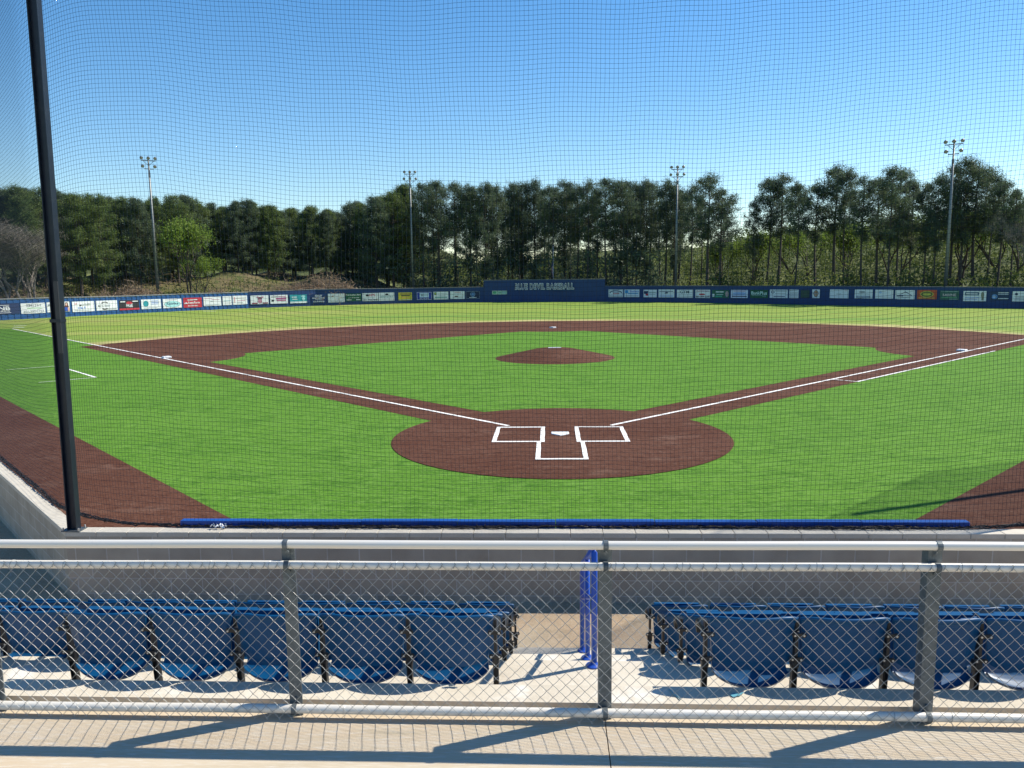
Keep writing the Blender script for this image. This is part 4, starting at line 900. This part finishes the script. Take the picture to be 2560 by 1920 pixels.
TR = random.Random(77)
def put_tree(name, proto, x, y, H, label, cat, group, wx=1.0):
    tme, cme, H0 = proto; e = empty(name, (x, y, hz(x, y)-.1 if fdist(x, y) > 0 else 0), label, cat, group, rotz=TR.uniform(0, 6.28))
    s_ = (H-e.location.z)/H0; e.scale = (s_*wx, s_*wx, s_)
    for nm, me in (('trunk', tme), ('crown', cme)): o_ = bpy.data.objects.new(nm, me); COL.objects.link(o_); o_.parent = e
    return e
def ordw(n):
    return '%d%s' % (n, 'th' if 10 <= n % 100 <= 20 else {1: 'st', 2: 'nd', 3: 'rd'}.get(n % 10, 'th'))
OPEN = [(-19.8, 105.3, 17.7), (-17.5, 104.4, 17.9), (-15.1, 107.3, 18.0), (-12.5, 105.4, 17.3), (-10.0, 104.7, 17.5), (-8.4, 107.4, 17.4), (-6.2, 111.7, 18.2), (-4.6, 110.5, 18.1), (-2.5, 109.9, 18.4), (-0.1, 104.7, 16.9), (2.2, 106.8, 17.8), (3.9, 103.8, 16.7), (5.4, 102.3, 17.1), (8.4, 100.6, 17.4), (10.4, 100.5, 17.0), (13.3, 105.8, 17.1), (14.6, 104.1, 17.4), (17.1, 102.3, 17.1), (18.4, 101.4, 16.5), (20.2, 98.5, 15.9), (21.7, 92.9, 16.7), (23.4, 92.7, 14.7), (28.0, 93.2, 13.3), (29.7, 93.0, 16.1), (31.0, 92.0, 16.4), (30.7, 83.5, 14.5), (34.2, 85.9, 14.5), (36.1, 84.7, 16.5), (36.5, 82.3, 15.7), (37.0, 78.1, 14.4), (39.2, 79.2, 14.3), (38.8, 75.1, 15.2), (42.5, 81.4, 15.5), (43.3, 79.9, 13.9), (43.3, 76.2, 13.3), (43.2, 73.5, 13.8), (46.8, 77.2, 15.2), (46.3, 73.9, 15.8), (48.8, 75.6, 15.2), (49.6, 74.7, 14.0), (49.0, 71.4, 13.0), (49.7, 69.9, 12.0)]
DENSE = [(-63.5, 67.5, 14.1), (-61.7, 68.2, 13.6), (-59.5, 68.4, 13.7), (-58.9, 71.7, 13.9), (-60.0, 76.9, 14.1), (-55.8, 73.4, 13.3), (-54.4, 75.8, 13.4), (-55.1, 82.3, 13.8), (-52.7, 81.4, 13.6), (-52.3, 85.2, 14.0), (-50.4, 87.1, 14.4), (-48.5, 87.8, 14.2), (-48.7, 94.7, 14.1), (-43.8, 91.4, 14.0), (-42.5, 94.8, 14.1), (-39.9, 94.9, 13.6), (-38.8, 99.8, 13.6), (-35.5, 99.0, 13.9), (-33.3, 100.8, 13.5), (-31.0, 105.2, 14.5), (-26.8, 103.3, 15.2), (-24.8, 106.2, 16.2), (-23.2, 109.8, 17.7)]
BACK = [(-24.0, 118.9, 16.3), (-19.3, 119.7, 15.4), (-16.5, 123.1, 16.3), (-13.5, 129.6, 16.0), (-8.0, 130.0, 15.9), (-5.3, 129.8, 16.5), (-0.0, 128.9, 16.2), (3.5, 118.7, 14.7), (6.6, 115.5, 14.9), (10.6, 116.8, 14.2), (13.4, 113.1, 15.1), (17.9, 112.3, 14.5), (20.7, 112.7, 13.6), (23.1, 105.5, 14.3), (26.2, 104.6, 13.3)]
BACKL = [(-69.7, 77.9, 14.0), (-71.1, 83.8, 14.6), (-69.7, 86.5, 14.8), (-67.2, 87.5, 14.8), (-63.4, 87.0, 14.5), (-64.9, 95.9, 15.2), (-63.6, 97.9, 15.2), (-59.3, 98.8, 15.1), (-58.8, 102.8, 15.3), (-56.6, 106.2, 15.4), (-49.9, 101.0, 14.7), (-49.8, 108.5, 15.2), (-46.8, 112.2, 15.3), (-41.6, 109.8, 14.9), (-41.5, 118.1, 15.4), (-37.7, 119.3, 15.3), (-33.6, 120.2, 16.8), (-29.1, 122.8, 17.0), (-25.5, 124.2, 17.1)]
for i, (x, y, H) in enumerate(OPEN):
    pr = TR.choice(protos['mid']) if i < 19 and TR.random() < .6 else TR.choice(protos['open'])
    big = (x, y) in ((21.7, 92.9), (31.0, 92.0), (36.1, 84.7), (42.5, 81.4), (48.8, 75.6), (46.3, 73.9))
    put_tree('pine_tree', pr, x, y, H, 'tall dark pine, %s from the left in the straight-trunked row behind centre and right field' % ordw(i+1), 'tree', 'tall pines behind centre and right field', 1.25 if big else TR.uniform(.85, 1.15))
for i, (x, y, H) in enumerate(DENSE):
    x, y = (x, y) if not 11 <= i <= 19 else (x*1.05, -18.4+(y+18.4)*1.05)
    H = H if not 11 <= i <= 19 else H*1.035
    pr = TR.choice(light_crowns) if TR.random() < .6 else TR.choice(protos['dense'])
    put_tree('pine_tree', pr, x, y, H+.4, 'bushy green pine, %s from the left in the wood behind left field' % ordw(i+1), 'tree', 'bushy pines behind left field', TR.uniform(1.05, 1.35))
MIDL = [((a[0]+b_[0])/2*1.035+TR.uniform(-.8, .8), -18.4+((a[1]+b_[1])/2+18.4)*1.045, (a[2]+b_[2])/2+TR.uniform(-.6, 1.0)) for a, b_ in zip(DENSE, DENSE[1:])]
for i, (x, y, H) in enumerate(MIDL): put_tree('pine_tree', TR.choice(light_crowns+protos['dense']), x, y, H+.4, 'pine filling the gap behind the bushy front pines of left field, %s from the left' % ordw(i+1), 'tree', 'second rank of pines behind left field', TR.uniform(1.0, 1.35))
MIDO = [((a[0]+b_[0])/2+TR.uniform(-.5, .5), (a[1]+b_[1])/2+TR.uniform(4, 9), (a[2]+b_[2])/2+TR.uniform(-.8, .9)) for a, b_ in zip(OPEN[:19], OPEN[1:20])]
for i, (x, y, H) in enumerate(MIDO[::2]): put_tree('pine_tree', TR.choice(protos['open']), x, y, H, 'dark pine, %s from the left in the second rank behind the raised wall' % ordw(i+1), 'tree', 'second rank of pines behind centre field', TR.uniform(.9, 1.15))
for i, (x, y, H) in enumerate(BACK): put_tree('pine_tree', TR.choice(protos['open']+protos['mid']), x, y, H-.3, 'pine in the rear rank, half hidden behind the tall centre-field pines', 'tree', 'rear rank of pines behind centre field', TR.uniform(.9, 1.2))
for i, (x, y, H) in enumerate(BACKL): put_tree('pine_tree', TR.choice(protos['dense']), x, y, H-.2, 'pine in the rear rank, hidden behind the bushy left-field pines', 'tree', 'rear rank of pines behind left field', TR.uniform(1.6, 2.0))

def broad(seed, H, Rm, nc, leaf, lm, tm_mat, bare=False):
    rng = np.random.default_rng(seed); rnd = random.Random(seed); t_ = MB(); C = []
    def grow(p, d, L, r_, dep):
        q_ = p+d*L; m_ = (p+q_)/2+Vector((rnd.uniform(-1, 1), rnd.uniform(-1, 1), 0))*L*.06; t_.tube([p, m_, q_], [r_, r_*.85, r_*.65], 5 if dep < 2 else 3, cap=False)
        if dep >= (5 if bare else 4): C.append(np.array(q_)); return
        if dep >= 2: C.append(np.array(q_))
        for k_ in range(rnd.choice([2, 3, 3])):
            nd = (d+Vector((rnd.uniform(-1, 1), rnd.uniform(-1, 1), rnd.uniform(-.25, .8)))*.62).normalized(); grow(q_, nd, L*rnd.uniform(.62, .85), r_*.6, dep+1)
    for s_ in range(3 if bare else 2): grow(Vector((rnd.uniform(-.5, .5)*s_, rnd.uniform(-.5, .5)*s_, -.3)), Vector((rnd.uniform(-.22, .22), rnd.uniform(-.2, .2), 1)).normalized(), H*.26, H*.013, 0)
    C = np.array(C); zmax = C[:, 2].max(); C *= H/zmax
    for i, v in enumerate(t_.v): t_.v[i] = (v[0]*H/zmax, v[1]*H/zmax, v[2]*H/zmax)
    if bare: V, F = tufts(rng, C, nc, .95, .010, .5, .22)
    else: V, F = tufts(rng, np.repeat(C, 2, 0)+rng.normal(size=(len(C)*2, 3))*.35, nc, .30, .11, 0, .38)
    o = t_.build('trunk', tm_mat); me = o.data; bpy.data.objects.remove(o); return me, tri_mesh('crown', V, F, lm), H
gr = [broad(21, 10, 3, 10, 0, leafy, bark), broad(22, 10, 3, 8, 0, leafy, bark)]
ba = [broad(31, 10, 3, 8, 0, barkg, barkg, True), broad(32, 10, 3, 8, 0, barkg, barkg, True)]
put_tree('leafy_tree', gr[0], -47.0, 82.9, 11.2, 'bright yellow-green leafy tree right of the leftmost floodlight tower', 'tree', None, .8)
put_tree('leafy_tree', gr[1], -46.0, 83.4, 6.6, 'low yellow-green leafy tree at the foot of the taller bright one', 'tree', None, .9)
for i, (x, y, H, lb) in enumerate([(-57.9, 63.6, 10.2, 'grey leafless tree at the left picture edge'), (-56.6, 66.0, 8.6, 'shorter grey leafless tree just left of the tall dark post'), (-59.8, 62.3, 10.6, 'grey leafless tree leaning at the far left edge, tallest bare one'), (-58.0, 66.5, 9.2, 'grey leafless tree between two other bare trees at left'), (51.0, 66.8, 9.5, 'bare tree at the right edge beside the pines')]):
    put_tree('bare_tree', ba[i % 2], x, y, H, lb, 'tree', 'leafless trees', 1.15)
BR = random.Random(5)
for i, (x, y, H) in enumerate([(30.0, 100, 9), (36, 98, 10), (41, 93, 10), (46, 90, 10.5), (52, 86, 11), (55, 80, 11), (25, 104, 8), (58, 76, 11)]):
    put_tree('leafy_tree', gr[i % 2], x, y, H, 'pale spring-green tree glimpsed between the right-field trunks, %s from the left' % ordw([6, 1, 2, 3, 4, 5, 0, 7][i] if False else sorted([30.0, 36, 41, 46, 52, 55, 25, 58]).index(x)+1), 'tree', 'spring-green trees seen through the pine trunks', 1.1)
# bushes on the bank and beyond the trunks
def bush_me(seed, R_, H, n, lm, L=.32, Wt=.06):
    rng = np.random.default_rng(seed); C = rng.normal(size=(n, 3)); C /= np.linalg.norm(C, axis=1)[:, None]; C *= rng.uniform(.35, 1, (n, 1))**.5; C[:, 2] = np.abs(C[:, 2]); C *= [R_, R_, H]
    C[:, 2] *= 1+.25*np.sin(C[:, 0]*3/R_+seed); V, F = tufts(rng, C, 8, L, Wt, .3, .2)
    t_ = MB(); rnd = random.Random(seed)
    for k_ in range(9): a = rnd.uniform(0, 6.28); r_ = rnd.uniform(.2, .8)*R_; t_.tube([(0, 0, -.4), (math.cos(a)*r_*.4, math.sin(a)*r_*.4, H*.4), (math.cos(a)*r_, math.sin(a)*r_, H*.85)], [.04, .025, .01], 4, cap=False)
    o = t_.build('stems', barkg); me = o.data; bpy.data.objects.remove(o); return me, tri_mesh('foliage', V, F, lm)
bg_ = {'dry': [bush_me(41, 2.0, 1.9, 260, dryl, .5, .02), bush_me(42, 1.6, 1.5, 220, dryl, .5, .02)], 'green': [bush_me(43, 1.7, 1.4, 240, leafy), bush_me(44, 1.3, 1.6, 200, needl2)], 'cream': [bush_me(45, 1.5, 1.6, 150, mat('blossom', (.52, .48, .36), .8, trans=.3))]}
BU = [('dry', -31.5, 95.0, 2.1, 'brown leafless thicket on the bank, left of the yellow-lit gap'), ('dry', -34.2, 93.2, 1.9, 'brown brush on the bank beside the thicket'), ('dry', -37.0, 91.5, 1.5, 'smaller brown brush on the bank above the teal banner'), ('cream', -28.0, 96.8, 1.0, 'cream-flowered bush above the left centre fence'), ('cream', -26.2, 97.9, .8, 'smaller cream-flowered bush right of the larger one'),
      ('dry', -52.6, 74.2, 1.5, 'brown brush on the bank above the banner with swooshes'), ('dry', -50.5, 76.5, 1.6, 'brown brush on the bank just left of the floodlight pole'), ('green', -42.3, 87.0, 1.2, 'low green bush right of the yellow-green tree'), ('green', -40.0, 88.5, 1.1, 'low green bush above the end of the metal fence'), ('green', -38.0, 90.8, 1.0, 'low green bush above the banner with a pink figure'),
      ('green', -55.0, 69.0, .9, 'low dark bush on the bank behind the tall post'), ('green', -48.7, 79.6, .9, 'low bush at the foot of the leftmost floodlight tower'), ('dry', -45.0, 85.0, 1.0, 'brown brush beneath the yellow-green tree')]
for i, (k_, x, y, s_, lb) in enumerate(BU):
    a, b_ = bg_[k_][i % len(bg_[k_])]; e = empty('bush', (x, y, hz(x, y)), lb, 'bush', None, rotz=i*1.3); e.scale = (s_,)*3
    for nm, me in (('stems', a), ('foliage', b_)): o_ = bpy.data.objects.new(nm, me); COL.objects.link(o_); o_.parent = e
# undergrowth and distant wood: masses nobody could count
def mass(name, seed, pts, m_, L=.5, Wt=.12, n=16, spread=.5):
    rng = np.random.default_rng(seed); V, F = tufts(rng, np.array(pts), n, L, Wt, .1, spread); return tag(np_obj(name, V, F, m_), kind='stuff')
rnd = random.Random(19); b1 = []; b2 = []
for k_ in range(900):
    t = rnd.random()*6.999; a = FN[int(t)+1]; b_ = FN[int(t)+2]; f_ = t-int(t); d = rnd.uniform(1.2, 10)
    dx, dy = b_[0]-a[0], b_[1]-a[1]; L = math.hypot(dx, dy); x = a[0]+dx*f_-dy/L*d; y = a[1]+dy*f_+dx/L*d
    q3 = math.sin(x*.45+1)+math.sin(y*.31); (b1 if q3+rnd.uniform(-.5, .5) > .1 else b2).append((x, y, hz(x, y)+rnd.random()**1.5*(1.2+.5*q3)))
mass('dry_brush', 61, b1, dryl, .5, .03, 14, .5); mass('green_brush', 62, b2, undm, .4, .07, 14, .5)
rnd = random.Random(9); pts = []; pts2 = []
for k_ in range(2300):
    x = rnd.uniform(-24, 60); 
    yb_ = np.interp(x, [c_[0] for c_ in FN if c_[0] > -30], [c_[1] for c_ in FN if c_[0] > -30]); y = yb_+rnd.uniform(6, 24)
    hmx = 3.2 if x < 18 else 4.2
    if x < 16 and rnd.random() < .75: pts2.append((x, yb_+rnd.uniform(4, 22), hz(x, y)+rnd.random()**1.2*6.5)); continue
    z = hz(x, y)+rnd.random()**1.6*hmx*(.6+.4*math.sin(x*.9)*math.sin(y*.5+x*.3)); pts.append((x, y, z))
mass('undergrowth', 51, pts, undm); mass('pine_scrub', 53, pts2, needle)
pts = []
for k_ in range(3600):
    x = rnd.uniform(-75, 150); y = 150+rnd.uniform(0, 40)-(x-20)*.35 if x > 20 else 150+rnd.uniform(0, 40)
    top = float(np.interp(x, [-75, -20, 10, 30, 60, 90, 150], [7, 7.0, 8, 9.5, 12.5, 14, 15]))*(1+.12*math.sin(x*.35)+.08*math.sin(x*.9+1)); pts.append((x, y, rnd.random()**.75*top))
mass('distant_wood', 52, pts, undm, .75, .15, 24, .9)

for o in list(bpy.data.objects):
    if o.type == 'MESH' and len(o.data.materials) == 0: o.data.materials.append(conc)
